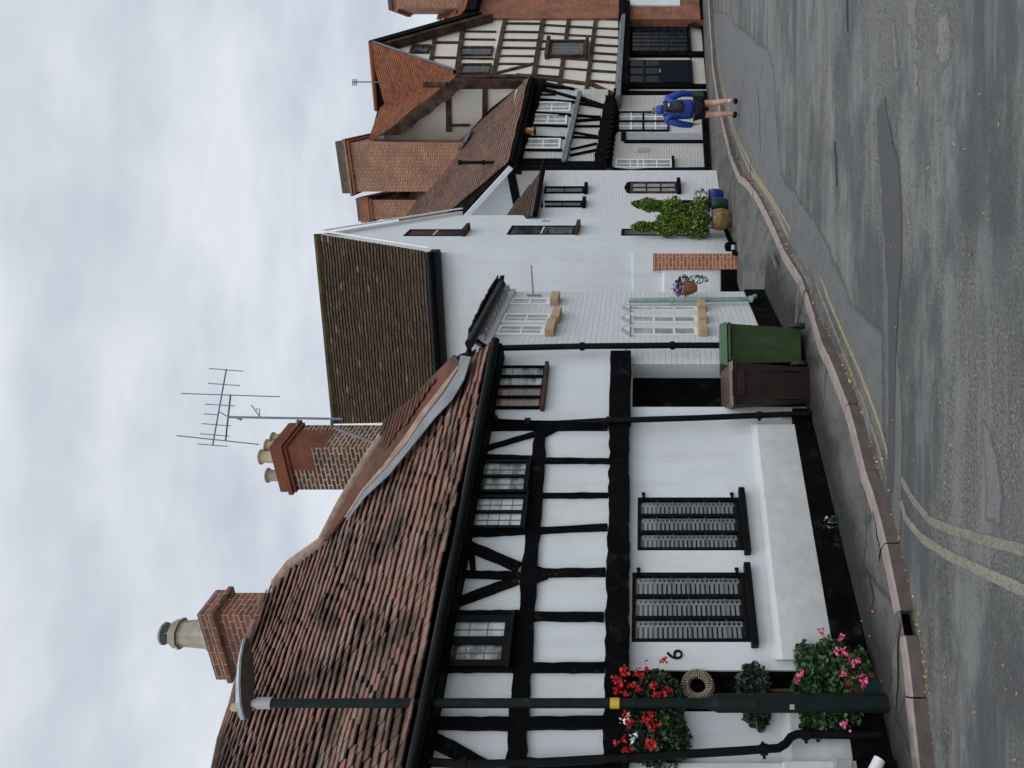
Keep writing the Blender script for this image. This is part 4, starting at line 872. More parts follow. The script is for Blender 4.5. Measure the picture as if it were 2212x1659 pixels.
# right slope underside/top of the front gable (thick roof edge)
# side wall plane W through the left corner, facing left
cw = FR.w(1150, 172, .25); FW = Fac(cw.x+inR.x*4, cw.y+inR.y*4, -inR.x, -inR.y)
wpoly = [(1150, 174), (1150, 300), (880, 290), (985, 176)]
obj('gable_wall', prism(FW, [(1118, 187), (1005, 305), (985, 340), (815, 320), (840, 288), (975, 176)], -.3, 0), M_['cream'], HR, FW.M)
def bW(p1, p2, w, **k): k.setdefault('seg', 4); return beam(FW, HR, p1, p2, w, br, n1=.05, n0=-.02, **k)
bW((975, 183), (1128, 183), .30, seg=8); bW((968, 196), (969, 285), .17); bW((1047, 190), (1046, 260), .15); bW((972, 272), (1014, 271), .08)
vb, vt = FW.w(985, 168, .35), FW.w(826, 290, .35)
inn2 = Vector((FR.d.x, FR.d.y, 0))
nC = (vt-vb).cross(inn2).normalized(); nC = nC if nC.z > 0 else -nC
upC = (vt-vb)
EB = vb-inn2*0; clipC = [(985, 163), (990, 178), (828, 300), (795, 300), (795, 240), (816, 234), (900, 198), (975, 163)]
mb = tiles(vb, vb+inn2*3.0, vt+inn2*3.0+upC*.22, vt+upC*.22, int(upC.length*1.22/.11), 16, clip=clipC, jit=.5, th=.02); rC = obj('wing_roof', mb, T_R, HR, world=True)
P_ = [plane_hit(X, Y, vb-nC*.01, nC) for X, Y in [(984, 170), (978, 166), (816, 236), (803, 284), (826, 288)]]
mb = slab([vb-nC*.01, P_[1], P_[2], P_[3], vt-nC*.01], (0,0,-.08)); obj('roof_boarding', mb, M_['tar'], rC, world=True)
d_ = Vector((0,0,-.62)); o_ = Vector((-FR.d.x, -FR.d.y, 0))*.05; m = MB()
nseg = 14
for i in range(nseg):
    a = vb+(vt-vb)*(i/nseg); b = vb+(vt-vb)*((i+1)/nseg); w1 = Vector((0,0,-.60-.05*math.sin(i*1.7))); w2 = Vector((0,0,-.60-.05*math.sin((i+1)*1.7)))
    m.hexa([a, b, b+w2, a+w1], [a+o_, b+o_, b+w2+o_, a+w1+o_])
obj('bargeboard', m, M_['brown'], rC, world=True)
mb = MB(); a = FW.w(915, 183, .5); b = FW.w(965, 183, .5); mb.tube([a, b], .09, 8); obj('hopper', mb, M_['brown'], HR, world=True)
m = MB(); a = FR.sp(.2, 0, 0); m.box(.3, sr1, .3, 3.8, zJ, zJ+3.6); obj('rear_wall', m, M_['cream'], HR)
# TV aerial on R ridge
AE2 = thing('small_ridge_aerial', 'small television aerial on the far orange ridge', 'aerial', frame(ray(812,178,26).x, 26, zat(815, 26)))
m = MB(); m.tube([ray(818, 177, 26), ray(765, 177, 26)], .022, 6); obj('mast', m, M_['aerial'], AE2, world=True)
m = MB()
for dx in (0, 4, 8): m.tube([ray(762+dx, 171, 26), ray(762+dx, 185, 26)], .018, 6)
m.tube([ray(760, 178, 26), ray(772, 178, 26)], .018, 6); obj('elements', m, M_['aerial'], AE2, world=True)

# ================================================================== Z brick house at the far right
zo = FR.w(1525, 38, .34); FZ = Fac(zo.x, zo.y, 1.32, 1.0)
HZ = thing('red_brick_house', 'red brick house at the far end with only its first bay in view', 'house', FZ.M)
sz = 3.2; zJ2 = FZ.p(1338, 20).z; zE2 = FZ.p(1020, 20).z
m = MB(); m.box(-.02, sz, 0, 4, zJ2, zE2); obj('wall', m, M_['redbrick'], HZ)
m = MB(); m.box(.0, sz, .05, 4, -.5, zJ2-.22); obj('lower_wall', m, M_['redbrick'], HZ)
m = MB(); m.box(FZ.p(1400, 11).x, sz, .0, .051, zJ2-2.1, zJ2-.25); obj('white_panel', m, M_['plaster'], HZ)
m = MB(); m.box(-.05, sz, -.10, .06, zJ2-.25, zJ2+.02); obj('jetty_beam', m, M_['black'], HZ)
m = MB(); m.box(-.02, sz, .02, .06, -.5, .1); obj('tarred_base', m, M_['tar'], HZ)
eb = FZ.sp(-.12, .35, zE2+.05); ec = FZ.sp(sz, .35, zE2+.05); inZ = inR; uZ = (inZ*.75+Vector((0,0,.75))).normalized()
mb = tiles(eb, ec, ec+uZ*2.6, eb+uZ*2.6, 22, 18, jit=.4, clip=[(940,40),(1040,40),(1050,-200),(800,-200)]); rz = obj('roof', mb, T_R, HZ, world=True)
mb = slab([eb, ec, ec+uZ*2.4, eb+uZ*1.0], (0,0,-.1)); obj('roof_boarding', mb, M_['tar'], rz, world=True)
mb = MB(); mb.hexa([eb+Vector((0,0,-.3)), ec+Vector((0,0,-.3)), ec+inZ*.4+Vector((0,0,-.3)), eb+inZ*.4+Vector((0,0,-.3))], [eb, ec, ec+inZ*.4, eb+inZ*.4]); obj('eaves_board', mb, M_['black'], HZ, world=True)
chZ, MZ, l1, l2, hZ = chimney(HZ, 31, -14, -30, 28.5, R(20), 868, 1020, M_['chbrick'], [(0, .14, .05, M_['darkcap']), (.14, .3, .1, M_['redbrick']), (.3, .36, .04)])
chimney_pot(chZ, (-l1*.6, l2*.5, hZ), .11, .2, M_['pot'], MZ)

# ================================================================== aerial on the rear chimney
ya = 13.35
AE = thing('television_aerial', 'tall many-armed grey television aerial on a mast fixed to the rear chimney', 'aerial', frame(ray(725, 905, ya).x, ya, zat(740, ya)))
m = MB(); m.tube([ray(494, 901, ya), ray(740, 905, ya)], .02, 8); m.tube([ray(642, 903, ya), ray(642, 920, ya)], .012, 6); m.tube([ray(715, 904, ya), ray(715, 920, ya)], .012, 6); obj('mast', m, M_['aerial'], AE, world=True)
m = MB(); m.tube([ray(489, 797, ya), ray(459, 963, ya)], .012, 6); obj('boom', m, M_['aerial'], AE, world=True)
m = MB(); m.tube([ray(498, 852, ya), ray(487, 953, ya)], .015, 6); m.tube([ray(475, 890, ya), ray(485, 896, ya), ray(494, 901, ya)], .01, 6); obj('cross_arm', m, M_['aerial'], AE, world=True)
for a in ((452,796,525,802), (449,828,518,833), (392,850,604,857), (443,873,507,877), (440,894,472,896), (436,915,498,920), (432,937,495,942), (382,941,559,960), (427,959,491,964)):
    m = MB(); m.tube([ray(a[0], a[1], ya), ray(a[2], a[3], ya)], .0095 if a[2]-a[0] < 150 else .011, 6); obj('element', m, M_['aerial'], AE, world=True)
m = MB(); m.tube([ray(543, 875, ya), ray(556, 893, ya), ray(562, 901, ya)], .008, 6); m.tube([ray(556, 886, ya), ray(553, 882, ya), ray(561, 884, ya), ray(560, 903, ya)], .009, 6); m.tube([ray(510, 902, ya), ray(522, 907, ya)], .018, 6); obj('small_receiver', m, M_['aerial'], AE, world=True)

# ================================================================== street lamp
yl = 6.75; lb = ray(1918, 1519, yl); lb.z = G(yl)
LP = thing('street_lamp', 'dark green street lamp with flat grey head beside the door of number 6', 'street lamp', frame(lb.x, lb.y, lb.z))
def lz(X): return zat(X, yl)-lb.z
m = MB(); m.lathe([(.080,-.05),(.080,lz(1551)),(.076,lz(1547)),(.046,lz(1528)),(.046,lz(1520))], 24); base_ = obj('base_cabinet', m, M_['postg'], LP, smooth=True)
m = MB(); m.box(-.035, .035, -.083, -.074, lz(1830), lz(1630)); obj('access_door', m, M_['postg'], base_)
m = MB(); m.lathe([(.044,lz(1525)),(.040,lz(585))], 20); po = obj('pole', m, M_['postg'], LP, smooth=True)
m = MB(); m.lathe([(.0462,lz(1338)),(.0458,lz(1318))], 20); obj('number_sticker', m, M_['yellow'], po)
m = MB(); m.box(-.02, .025, -.0865, -.081, lz(1712), lz(1702)); obj('number_plate', m, M_['potg'], base_)
m = MB(); m.lathe([(.050,lz(588)),(.050,lz(558)),(.03,lz(545))], 16); obj('bracket', m, M_['greyp'], LP, smooth=True)
m = MB()
hz = lambda X: lz(X)
L_ = [(-.125,-.30,hz(530)), (.0,-.42,hz(520)), (.30,-.05,hz(503)), (.53,.28,hz(500)), (.62,.50,hz(505)), (.50,.55,hz(512)), (.20,.28,hz(526)), (-.10,.0,hz(538))]
# slim leaf-shaped luminaire pointing right and slightly up
ax = Vector((.86, .20, .115)).normalized(); sd = Vector((-.2, .86, -.12)).normalized(); upv = ax.cross(sd).normalized(); c0 = Vector((-.125, -.03, hz(536)))
prof = [(0,.03,.045), (.05,.055,.06), (.15,.09,.062), (.32,.10,.046), (.50,.085,.030), (.62,.045,.022), (.68,.012,.016)]
rings = []
for t, w, h in prof:
    c = c0+ax*t
    rings.append([c-sd*w, c-sd*w*.92+upv*h*.7, c-sd*w*.5+upv*h, c+sd*w*.5+upv*h, c+sd*w*.92+upv*h*.7, c+sd*w])
for r0, r1 in zip(rings[:-1], rings[1:]):
    for i in range(5): m.add([r0[i], r0[i+1], r1[i+1], r1[i]], [(0,1,2,3)])
m.add(rings[0], [tuple(range(6))]); m.add(rings[-1], [tuple(range(6))[::-1]])
hd_ = obj('lamp_head', m, M_['lamph'], LP, bevel=.006)
m = MB()
low = [c0+ax*t-sd*w+upv*-.004 for t, w, h in prof]+[c0+ax*t+sd*w+upv*-.004 for t, w, h in prof][::-1]
m.hexa([v-upv*.012 for v in low], low); obj('lamp_glass', m, M_['lens'], hd_)
m = MB(); m.lathe([(.035,0),(.035,.05),(.025,.06)], 14, (c0.x+.09, c0.y+.03, c0.z+.085)); obj('photocell', m, M_['pot'], hd_, smooth=True)

# ================================================================== wheelie bins
def bin_(name, label, base, yaw, mbod, mlid, w=.56, d=.68, h=.96):
    T = thing(name, label, 'wheelie bin', frame(base.x, base.y, base.z, yaw), 'wheelie bins standing by the passage')
    m = MB(); a, b = .40, .5
    bot = [(-w*.41,-d*.36,.0),(w*.41,-d*.36,.0),(w*.41,d*.32,.06),(-w*.41,d*.32,.06)]; top = [(-w*.5,-d*.5,h),(w*.5,-d*.5,h),(w*.5,d*.42,h),(-w*.5,d*.42,h)]
    m.hexa(bot, top); m.box(-w*.52, w*.52, -d*.52, d*.44, h-.045, h); m.box(-w*.3, w*.3, -d*.53, -d*.5, h-.14, h-.046)
    m.box(-w*.36, -w*.30, -d*.47, -d*.33, .10, h*.72); m.box(w*.30, w*.36, -d*.47, -d*.33, .10, h*.72)
    obj('body', m, mbod, T, bevel=.018)
    m = MB(); m.hexa([(-w*.54,-d*.56,h+.004),(w*.54,-d*.56,h+.004),(w*.53,d*.46,h+.008),(-w*.53,d*.46,h+.008)], [(-w*.50,-d*.52,h+.05),(w*.50,-d*.52,h+.05),(w*.48,d*.42,h+.10),(-w*.48,d*.42,h+.10)])
    m.tube([(-w*.3,-d*.57,h+.02),(w*.3,-d*.57,h+.02)], .014, 8)
    lid = obj('lid', m, mlid, T, bevel=.02)
    m = MB(); m.tube([(-w*.42,d*.52,h-.02),(w*.42,d*.52,h-.02)], .016, 10); m.box(-w*.42, -w*.36, d*.40, d*.53, h-.05, h); m.box(w*.36, w*.42, d*.40, d*.53, h-.05, h); obj('handle', m, mbod, T)
    for s in (-1, 1):
        m = MB(); m.tube([(s*w*.42, d*.30, .10), (s*w*.50, d*.30, .10)], .10, 20); wo = obj('wheel', m, M_['rubber'], T)
        m = MB(); m.tube([(s*w*.495, d*.30, .10), (s*w*.51, d*.30, .10)], .045, 14); obj('hub', m, mbod, wo)
    return T
bg = gp(1750, 838); bin_('wheelie_bin', 'dark brown wheelie bin standing against the dark passage doorway', Vector((-.04, 9.50, G(9.5))), R(10), M_['binb'], M_['binbl'], w=.52, d=.56, h=.93)
gb = bin_('wheelie_bin', 'dark green wheelie bin with paler green lid beside the brown bin', Vector((.44, 9.66, G(9.66))), R(192), M_['bing'], M_['binlid'], w=.52, d=.62, h=.97)

# ================================================================== plants
def cloud(mb, c, r, n, size, mi=0, fn=None, shell=.55):
    c = Vector(c)
    for _ in range(n):
        v = Vector((random.gauss(0,1), random.gauss(0,1), random.gauss(0,1))).normalized()*random.uniform(shell, 1)**.6
        p = c+Vector((v.x*r[0], v.y*r[1], v.z*r[2]))
        if fn and not fn(p): continue
        mb.leaf(p, size*random.uniform(.6, 1.25), mi, .75)
def head(T, p, mat, fs, per, spread, sy=1.0):
    m = MB()
    for _ in range(per): m.leaf(Vector(p)+Vector((random.gauss(0, spread), random.gauss(0, spread)*sy, random.gauss(0, spread))), fs*random.uniform(.7, 1.2), 0, .95)
    return obj('flower_head', m, mat, T)
def flowers(T, mat, c, r, n, fs=.03, per=9, fn=None, spread=.025):
    c = Vector(c)
    for _ in range(n):
        v = Vector((random.gauss(0,1), random.gauss(0,1), random.gauss(0,1))).normalized()*random.uniform(.8, 1.08)
        p = c+Vector((v.x*r[0], v.y*r[1], v.z*r[2]))
        if fn and not fn(p): continue
        head(T, p, mat, fs, per, spread)
# hanging basket on H1 (local facade frame)
def at1(X, Y, n): v = F1.p(X, Y, n); return v
cb = at1(1420, 1552, .10); MBk = F1.M @ Matrix.Translation(cb)
HBK = thing('hanging_basket', 'hanging basket overflowing with red geraniums beside the door of number 6', 'hanging basket', MBk)
lim = lambda p: p.y > -.135
m = MB(); m.lathe([(.05,-.24),(.13,-.22),(.19,-.14),(.22,-.04),(.23,0),(.20,0)], 20, (-.02,.03,0), sy=.5); obj('basket', m, M_['wicker'], HBK, smooth=True)
m = MB()
for a in (((0,.02,.06), (.38,.16,.25), 1300), ((-.16,.02,-.02), (.27,.15,.28), 900), ((.2,.02,.0), (.25,.14,.24), 700), ((.0,.0,-.06), (.30,.13,.18), 700)): cloud(m, a[0], a[1], a[2], .055, 0, lim)
obj('foliage', m, M_['leafd'], HBK)
for X, Y in ((1340,1475),(1352,1498),(1347,1450),(1375,1452),(1395,1445),(1330,1468),(1358,1622),(1362,1560),(1410,1562),(1404,1545),(1412,1480),(1365,1478),(1408,1608),(1349,1595),(1330,1604),(1420,1500),(1352,1540),(1432,1428),(1386,1462),(1378,1490),(1440,1495),(1392,1552),(1402,1556),(1418,1570),(1336,1490)):
    big = random.random()
    head(HBK, at1(X, Y, .225)-cb, M_['fred'], .030+.012*big, int(12+14*big), .013+.011*big, .6)
for X, Y in ((1358,1546),(1352,1556),(1372,1590),(1362,1600)): head(HBK, at1(X, Y, .225)-cb, M_['fwhite'], .032, 10, .016)
m = MB(); m.tube([(0,.12,.50),(0,-.0,.50),(0,.0,.05)], .007, 6); m.tube([(.2,.0,0),(0,0,.35),(-.2,0,0)], .004, 5); obj('wall_bracket', m, M_['blackp'], HBK)
# wreath
cw_ = at1(1507, 1481, .02); WR = thing('twisted_wreath', 'round wreath of pale twisted twigs hanging in the dark doorway', 'wreath', F1.M @ Matrix.Translation(cw_))
m = MB(); m2 = MB(); ring = [(math.cos(t)*.115, 0, math.sin(t)*.115) for t in [2*math.pi*i/36 for i in range(37)]]
m.tube(ring, .034, 8); obj('twig_ring', m, M_['wicker'], WR, smooth=True)
k = 34
for i in range(k):
    t = 2*math.pi*i/k; pts = []
    for j in range(6):
        a = 2*math.pi*j/5+t*.3; tt = t+.12*j/5; rr = .115+.042*math.cos(a); pts.append((rr*math.cos(tt), .042*math.sin(a), rr*math.sin(tt)))
    m2.tube(pts, .006, 5)
obj('ribbon', m2, M_['potg'], WR)
# dark bay ball in a pot
bb_ = at1(1880, 1500, .06); BT = thing('clipped_bay_bush', 'dark clipped bay bush on a stem in the doorway behind the lamp post', 'potted plant', F1.M @ Matrix.Translation(Vector((bb_.x, .02, -.25))))
cc = at1(1630, 1492, .05)-Vector((bb_.x, .02, -.25)); 
m = MB(); cloud(m, (cc.x, cc.y, cc.z), (.27,.15,.17), 900, .065, 0, lambda p: p.y > -.15, .2); cloud(m, (cc.x-.12, cc.y, cc.z), (.22,.13,.13), 300, .08, 0, lambda p: p.y > -.15); obj('foliage', m, M_['leafb'], BT)
m = MB(); m.tube([(cc.x,cc.y,.2),(cc.x,cc.y,cc.z)], .018, 8); obj('stem', m, M_['wicker'], BT)
m = MB(); m.lathe([(.11,0),(.15,.28),(.165,.28),(.165,.32),(.14,.32)], 20, (cc.x, cc.y, 0), sy=.8); obj('pot', m, M_['tealpot'], BT, smooth=True)
# pink geranium at the doorway foot
g_ = at1(1893, 1470, .12); GE = thing('pink_geranium_pot', 'bushy pink geranium spilling onto the pavement at the foot of the doorway', 'potted plant', F1.M @ Matrix.Translation(Vector((g_.x, -.02, -.12))))
base_g = Vector((g_.x, -.02, -.12)); lim2 = lambda p: p.y > -.24
m = MB(); m.lathe([(.13,0),(.19,.26),(.205,.26),(.205,.31),(.17,.31)], 20, (0,.0,0), sy=.8); obj('pot', m, M_['terra'], GE, smooth=True)
m = MB()
for X, Y, rx, rz, n in ((1775,1475,.24,.24,900), (1800,1420,.20,.17,500), (1835,1450,.20,.15,400), (1745,1420,.15,.13,260), (1770,1545,.22,.17,500), (1820,1530,.22,.17,400), (1735,1490,.14,.1,160), (1860,1430,.15,.08,150), (1745,1560,.1,.08,120)):
    q = at1(X, Y, .14)-base_g; cloud(m, (q.x, q.y, q.z), (rx,.13,rz), n, .06, 0, lim2, .3)
obj('foliage', m, M_['leafm'], GE)
for X, Y in ((1722,1468),(1730,1455),(1817,1376),(1815,1405),(1840,1430),(1852,1428),(1862,1462),(1866,1478),(1826,1566),(1820,1455),(1775,1366),(1832,1412)): head(GE, at1(X, Y, .27)-base_g, M_['fpink'], .034, 15, .018)
m = MB()
for X, Y in ((1722,1468),(1817,1376),(1775,1366),(1826,1566)):
    q = at1(X, Y, .26)-base_g; m.tube([q, q*.5+Vector((0,0,.15)), (0,0,.3)], .004, 5)
obj('stem', m, M_['leafm'], GE)
# weed by plinth
wq = gp(1812, 1133); WD = thing('pavement_weed', 'small white flowering weed growing where the black base meets the pavement', 'weed', frame(wq.x, wq.y, wq.z))
m = MB(); cloud(m, (0,0,.06), (.10,.05,.07), 130, .03, 0); obj('leaves', m, M_['leafm'], WD)
flowers(WD, M_['fwhite'], (0,0,.08), (.11,.05,.08), 12, .016, 3, None, .006)

# plants by the tall gable
def potplace(X, Y): return gp(X, Y)
pp = potplace(1580, 474); TP = thing('conifer_pot', 'ochre glazed pot holding two yellow green conifers by the tall white gable', 'potted plant', frame(pp.x, pp.y, pp.z))
m = MB(); m.lathe([(.15,0),(.22,.10),(.25,.24),(.22,.38),(.20,.42),(.22,.44),(.18,.44)], 24); obj('pot', m, M_['tanpot'], TP, smooth=True)
def conifer(X0, Y0, X1, Y1, r, n):
    m = MB(); y = pp.y
    for i in range(n):
        t = random.random()**.8; c = MW[TP.name].inverted() @ ray(X1+(X0-X1)*t, Y1+(Y0-Y1)*t, y); rr = r*(1-t)**.7+.03
        rr *= 1+.35*math.sin(t*17+X0)
        a = random.uniform(0, 2*math.pi); q = c+Vector((math.cos(a)*rr*random.uniform(.3,1), math.sin(a)*rr*random.uniform(.3,1), random.gauss(0,.03)))
        m.leaf(q, .07, 0, .7)
    return m
obj('foliage', conifer(1370, 438, 1525, 462, .29, 3000), M_['leafy'], TP); obj('foliage', conifer(1368, 490, 1535, 487, .29, 3200), M_['leafy'], TP); obj('foliage', conifer(1425, 470, 1530, 476, .30, 2200), M_['leafy'], TP)
m = MB(); m.tube([(0,0,.35),(-.15,0,1.3)], .02, 6); m.tube([(0,0,.35),(.25,0,1.4)], .02, 6); obj('trunk', m, M_['wicker'], TP)
bp = potplace(1562, 422); BPp = thing('blue_glazed_pot', 'small shiny cobalt blue pot with white flowers next to the conifers', 'potted plant', frame(bp.x, bp.y, bp.z))
m = MB(); m.lathe([(.11,0),(.15,.1),(.165,.25),(.14,.33),(.16,.36),(.13,.36)], 24); obj('pot', m, M_['bluepot'], BPp, smooth=True)
m = MB(); cloud(m, (0,0,.52), (.16,.12,.20), 160, .05); obj('foliage', m, M_['leafm'], BPp)
flowers(BPp, M_['fwhite'], (0,0,.6), (.2,.12,.22), 9, .04, 6, None, .02)
tp = potplace(1572, 442); TPp = thing('teal_pot', 'dark teal pot of white flowers between the blue pot and the ochre pot', 'potted plant', frame(tp.x, tp.y, tp.z))
m = MB(); m.lathe([(.12,0),(.17,.14),(.18,.34),(.17,.38),(.14,.38)], 24); obj('pot', m, M_['tealpot'], TPp, smooth=True)
m = MB(); cloud(m, (0,0,.5), (.2,.14,.2), 300, .06); obj('foliage', m, M_['leafd'], TPp)
flowers(TPp, M_['fwhite'], (0,-.03,.52), (.2,.13,.18), 8, .055, 10, None, .028)
# wall pot on F2 corner
wc = F2.w(1492, 633, .12); WP = thing('wall_flower_pot', 'terracotta wall pot with purple and white flowers on the corner of the white brick house', 'potted plant', frame(wc.x+.08, wc.y, wc.z-.1))
m = MB(); m.lathe([(.05,0),(.09,.06),(.12,.16),(.13,.2),(.11,.2)], 20); obj('pot', m, M_['terra'], WP, smooth=True)
m = MB(); cloud(m, (.05,0,.2), (.16,.1,.13), 220, .045); cloud(m, (.13,0,.0), (.07,.05,.18), 90, .04); obj('foliage', m, M_['leafm'], WP)
flowers(WP, M_['fpurple'], (-.02,0,.28), (.13,.08,.07), 22, .035, 8, None, .018)
flowers(WP, M_['fwhite'], (.12,0,.12), (.12,.08,.14), 10, .03, 4, None, .015)
m = MB(); m.tube([(-.1,0,.17),(-.22,.05,.17)], .01, 6); obj('wall_ring', m, M_['blackp'], WP)

# ================================================================== person
def skinned(name, pts, edges, mat, parent, sub=2):
    me = bpy.data.meshes.new(name); me.from_pydata([p[:3] for p in pts], edges, []); o = bpy.data.objects.new(name, me); C.objects.link(o)
    sk = o.modifiers.new('s', 'SKIN'); sk.use_smooth_shade = True
    for i, p in enumerate(pts):
        r = p[3]; me.skin_vertices[0].data[i].radius = (r, p[4] if len(p) > 4 else r)
    me.skin_vertices[0].data[0].use_root = True
    ss = o.modifiers.new('d', 'SUBSURF'); ss.levels = sub; ss.render_levels = sub
    bpy.context.view_layer.update()
    nm = bpy.data.meshes.new_from_object(o.evaluated_get(bpy.context.evaluated_depsgraph_get())); bpy.data.objects.remove(o)
    nm.materials.clear(); nm.materials.append(mat); nm.name = name
    for p in nm.polygons: p.use_smooth = True; p.material_index = 0
    o = bpy.data.objects.new(name, nm); C.objects.link(o)
    if parent: o.parent = parent; MW[o.name] = MW[parent.name]
    return o
yp = 16.57; pr = ray(1585, 236, yp)
PE = thing('person', 'person walking away in a blue hooded jacket, black shorts and white socks', 'person', frame(pr.x, yp, G(yp)-.08, R(-4)) @ Matrix.Diagonal((1.07, 1.05, 1.05, 1)))
pts = [(0,0,.92,.115), (0,.01,1.12,.115), (0,.03,1.32,.13), (0,.05,1.46,.09), (0,.08,1.54,.055), (0,.115,1.64,.085), (0,.12,1.72,.065),
       (-.095,.0,.84,.095), (-.10,.03,.50,.058), (-.10,.0,.32,.060), (-.09,.0,.10,.038), (-.09,.03,.045,.038), (-.10,.15,.03,.028),
       (.10,.0,.84,.095), (.115,-.02,.50,.058), (.12,-.09,.34,.060), (.13,-.14,.14,.038), (.13,-.12,.07,.038), (.14,-.01,.03,.028),
       (-.19,.03,1.42,.06), (-.27,.0,1.16,.046), (-.27,.10,.94,.036), (-.26,.14,.86,.034),
       (.19,.03,1.42,.06), (.29,.0,1.16,.046), (.30,.08,.94,.036), (.30,.10,.86,.034)]
ed = [(0,1),(1,2),(2,3),(3,4),(4,5),(5,6),(0,7),(7,8),(8,9),(9,10),(10,11),(11,12),(0,13),(13,14),(14,15),(15,16),(16,17),(17,18),(2,19),(19,20),(20,21),(21,22),(2,23),(23,24),(24,25),(25,26)]
# fingers and thumbs grow out of the hands
for hb, sx in ((22, -1), (26, 1)):
    bx, by, bz = pts[hb][:3]
    for i in range(4):
        o_ = (i-1.5)*.02; n0 = len(pts); ln = (.06, .072, .068, .052)[i]
        pts += [(bx, by+.005+o_, bz-.05, .0095), (bx-sx*.012, by+.01+o_, bz-.05-ln*.6, .0085), (bx-sx*.03, by+.012+o_, bz-.05-ln, .007)]; ed += [(hb, n0), (n0, n0+1), (n0+1, n0+2)]
    n0 = len(pts); pts += [(bx-sx*.015, by+.045, bz-.03, .0105), (bx-sx*.022, by+.06, bz-.065, .009)]; ed += [(hb, n0), (n0, n0+1)]
body = skinned('body', pts, ed, M_['skin'], PE, 2)
jk = [(0,0,.84,.22,.22), (0,.01,1.06,.20,.20), (0,.03,1.28,.205,.20), (0,.04,1.42,.15,.12), (0,.07,1.50,.095,.085),
      (-.215,.03,1.42,.085), (-.295,.0,1.16,.075), (-.29,.09,.96,.062), (-.28,.12,.90,.050), (.215,.03,1.42,.085), (.315,.0,1.16,.075), (.32,.07,.96,.062), (.32,.09,.90,.050)]
skinned('jacket', jk, [(0,1),(1,2),(2,3),(3,4),(3,5),(5,6),(6,7),(7,8),(3,9),(9,10),(10,11),(11,12)], M_['jacket'], PE)
skinned('hood', [(0,.0,1.50,.11,.07), (0,.035,1.58,.105,.08), (0,.09,1.68,.085,.085)], [(0,1),(1,2)], M_['jacket'], PE)
skinned('hair', [(0,.11,1.67,.075), (0,.115,1.72,.078), (0,.12,1.75,.05)], [(0,1),(1,2)], M_['hair'], PE)
sh = [(0,0,.90,.16,.16), (-.10,.0,.80,.115), (-.105,.015,.62,.10), (.105,.0,.80,.115), (.115,-.01,.62,.10)]
skinned('shorts', sh, [(0,1),(1,2),(0,3),(3,4)], M_['shorts'], PE)
skinned('sock', [(-.092,.0,.24,.047), (-.09,.0,.10,.044)], [(0,1)], M_['sock'], PE, 1); skinned('sock', [(.125,-.115,.25,.047), (.13,-.14,.13,.044)], [(0,1)], M_['sock'], PE, 1)
skinned('shoe', [(-.09,-.045,.05,.055), (-.09,.05,.045,.056), (-.10,.18,.03,.042)], [(0,1),(1,2)], M_['shorts'], PE, 2); skinned('shoe', [(.13,-.20,.07,.055), (.13,-.10,.05,.056), (.14,.02,.03,.042)], [(0,1),(1,2)], M_['shorts'], PE, 2)
# face (turned away from the viewer)
m = MB(); m.lathe([(.006,-.02),(.013,0),(.004,.018)], 8, (0,.205,1.645)); m.lathe([(.02,-.006),(.024,0),(.02,.006)], 8, (0,.19,1.60)); obj('nose_and_mouth', m, M_['skin'], PE, smooth=True)
m = MB()
for s in (-1, 1): m.lathe([(.004,-.01),(.012,0),(.004,.01)], 8, (s*.03,.192,1.668))
obj('eyes', m, M_['shorts'], PE, smooth=True)
m = MB()
for s in (-1, 1): m.lathe([(.008,-.03),(.016,0),(.012,.03)], 8, (s*.088,.11,1.65), sx=.6)
obj('ears', m, M_['skin'], PE, smooth=True)
BKP = thing('backpack', 'small black backpack worn on the back of the walker in the blue jacket', 'backpack', MW[PE.name].copy())
m = MB(); m.hexa([(-.12,-.15,1.12),(.12,-.15,1.12),(.10,-.29,1.14),(-.10,-.29,1.14)], [(-.10,-.13,1.50),(.10,-.13,1.50),(.06,-.21,1.51),(-.06,-.21,1.51)])
m.hexa([(-.09,-.28,1.15),(.09,-.28,1.15),(.08,-.33,1.17),(-.08,-.33,1.17)], [(-.08,-.265,1.30),(.08,-.265,1.30),(.07,-.31,1.29),(-.07,-.31,1.29)])
obj('pack_body', m, M_['pack'], BKP, bevel=.04)
m = MB(); m.tube([(.12,-.14,1.46),(.13,-.02,1.52),(.13,.14,1.44),(.14,.16,1.25),(.15,-.06,1.10)], .018, 6); m.tube([(-.12,-.14,1.46),(-.13,-.02,1.52),(-.13,.14,1.44),(-.14,.16,1.25),(-.15,-.06,1.10)], .018, 6); obj('shoulder_straps', m, M_['pack'], BKP)
m = MB(); m.box(-.015, .045, -.262, -.24, 1.40, 1.425); obj('patch', m, M_['white'], BKP)
m = MB(); m.tube([(-.08,-.352,1.15),(.0,-.352,1.18)], .006, 6); obj('red_zip', m, M_['red'], BKP)
m = MB(); m.tube([(.335,-.0,1.12),(.345,.03,1.06)], .03, 8); m.tube([(.30,.02,.93),(.28,.03,.70)], .06, 10); bag = obj('carried_jumper', m, M_['fabricg'], None, MW[PE.name].copy(), smooth=True)
tag(bag, 'dark green cloth held at the right side of the walker in blue', 'cloth')

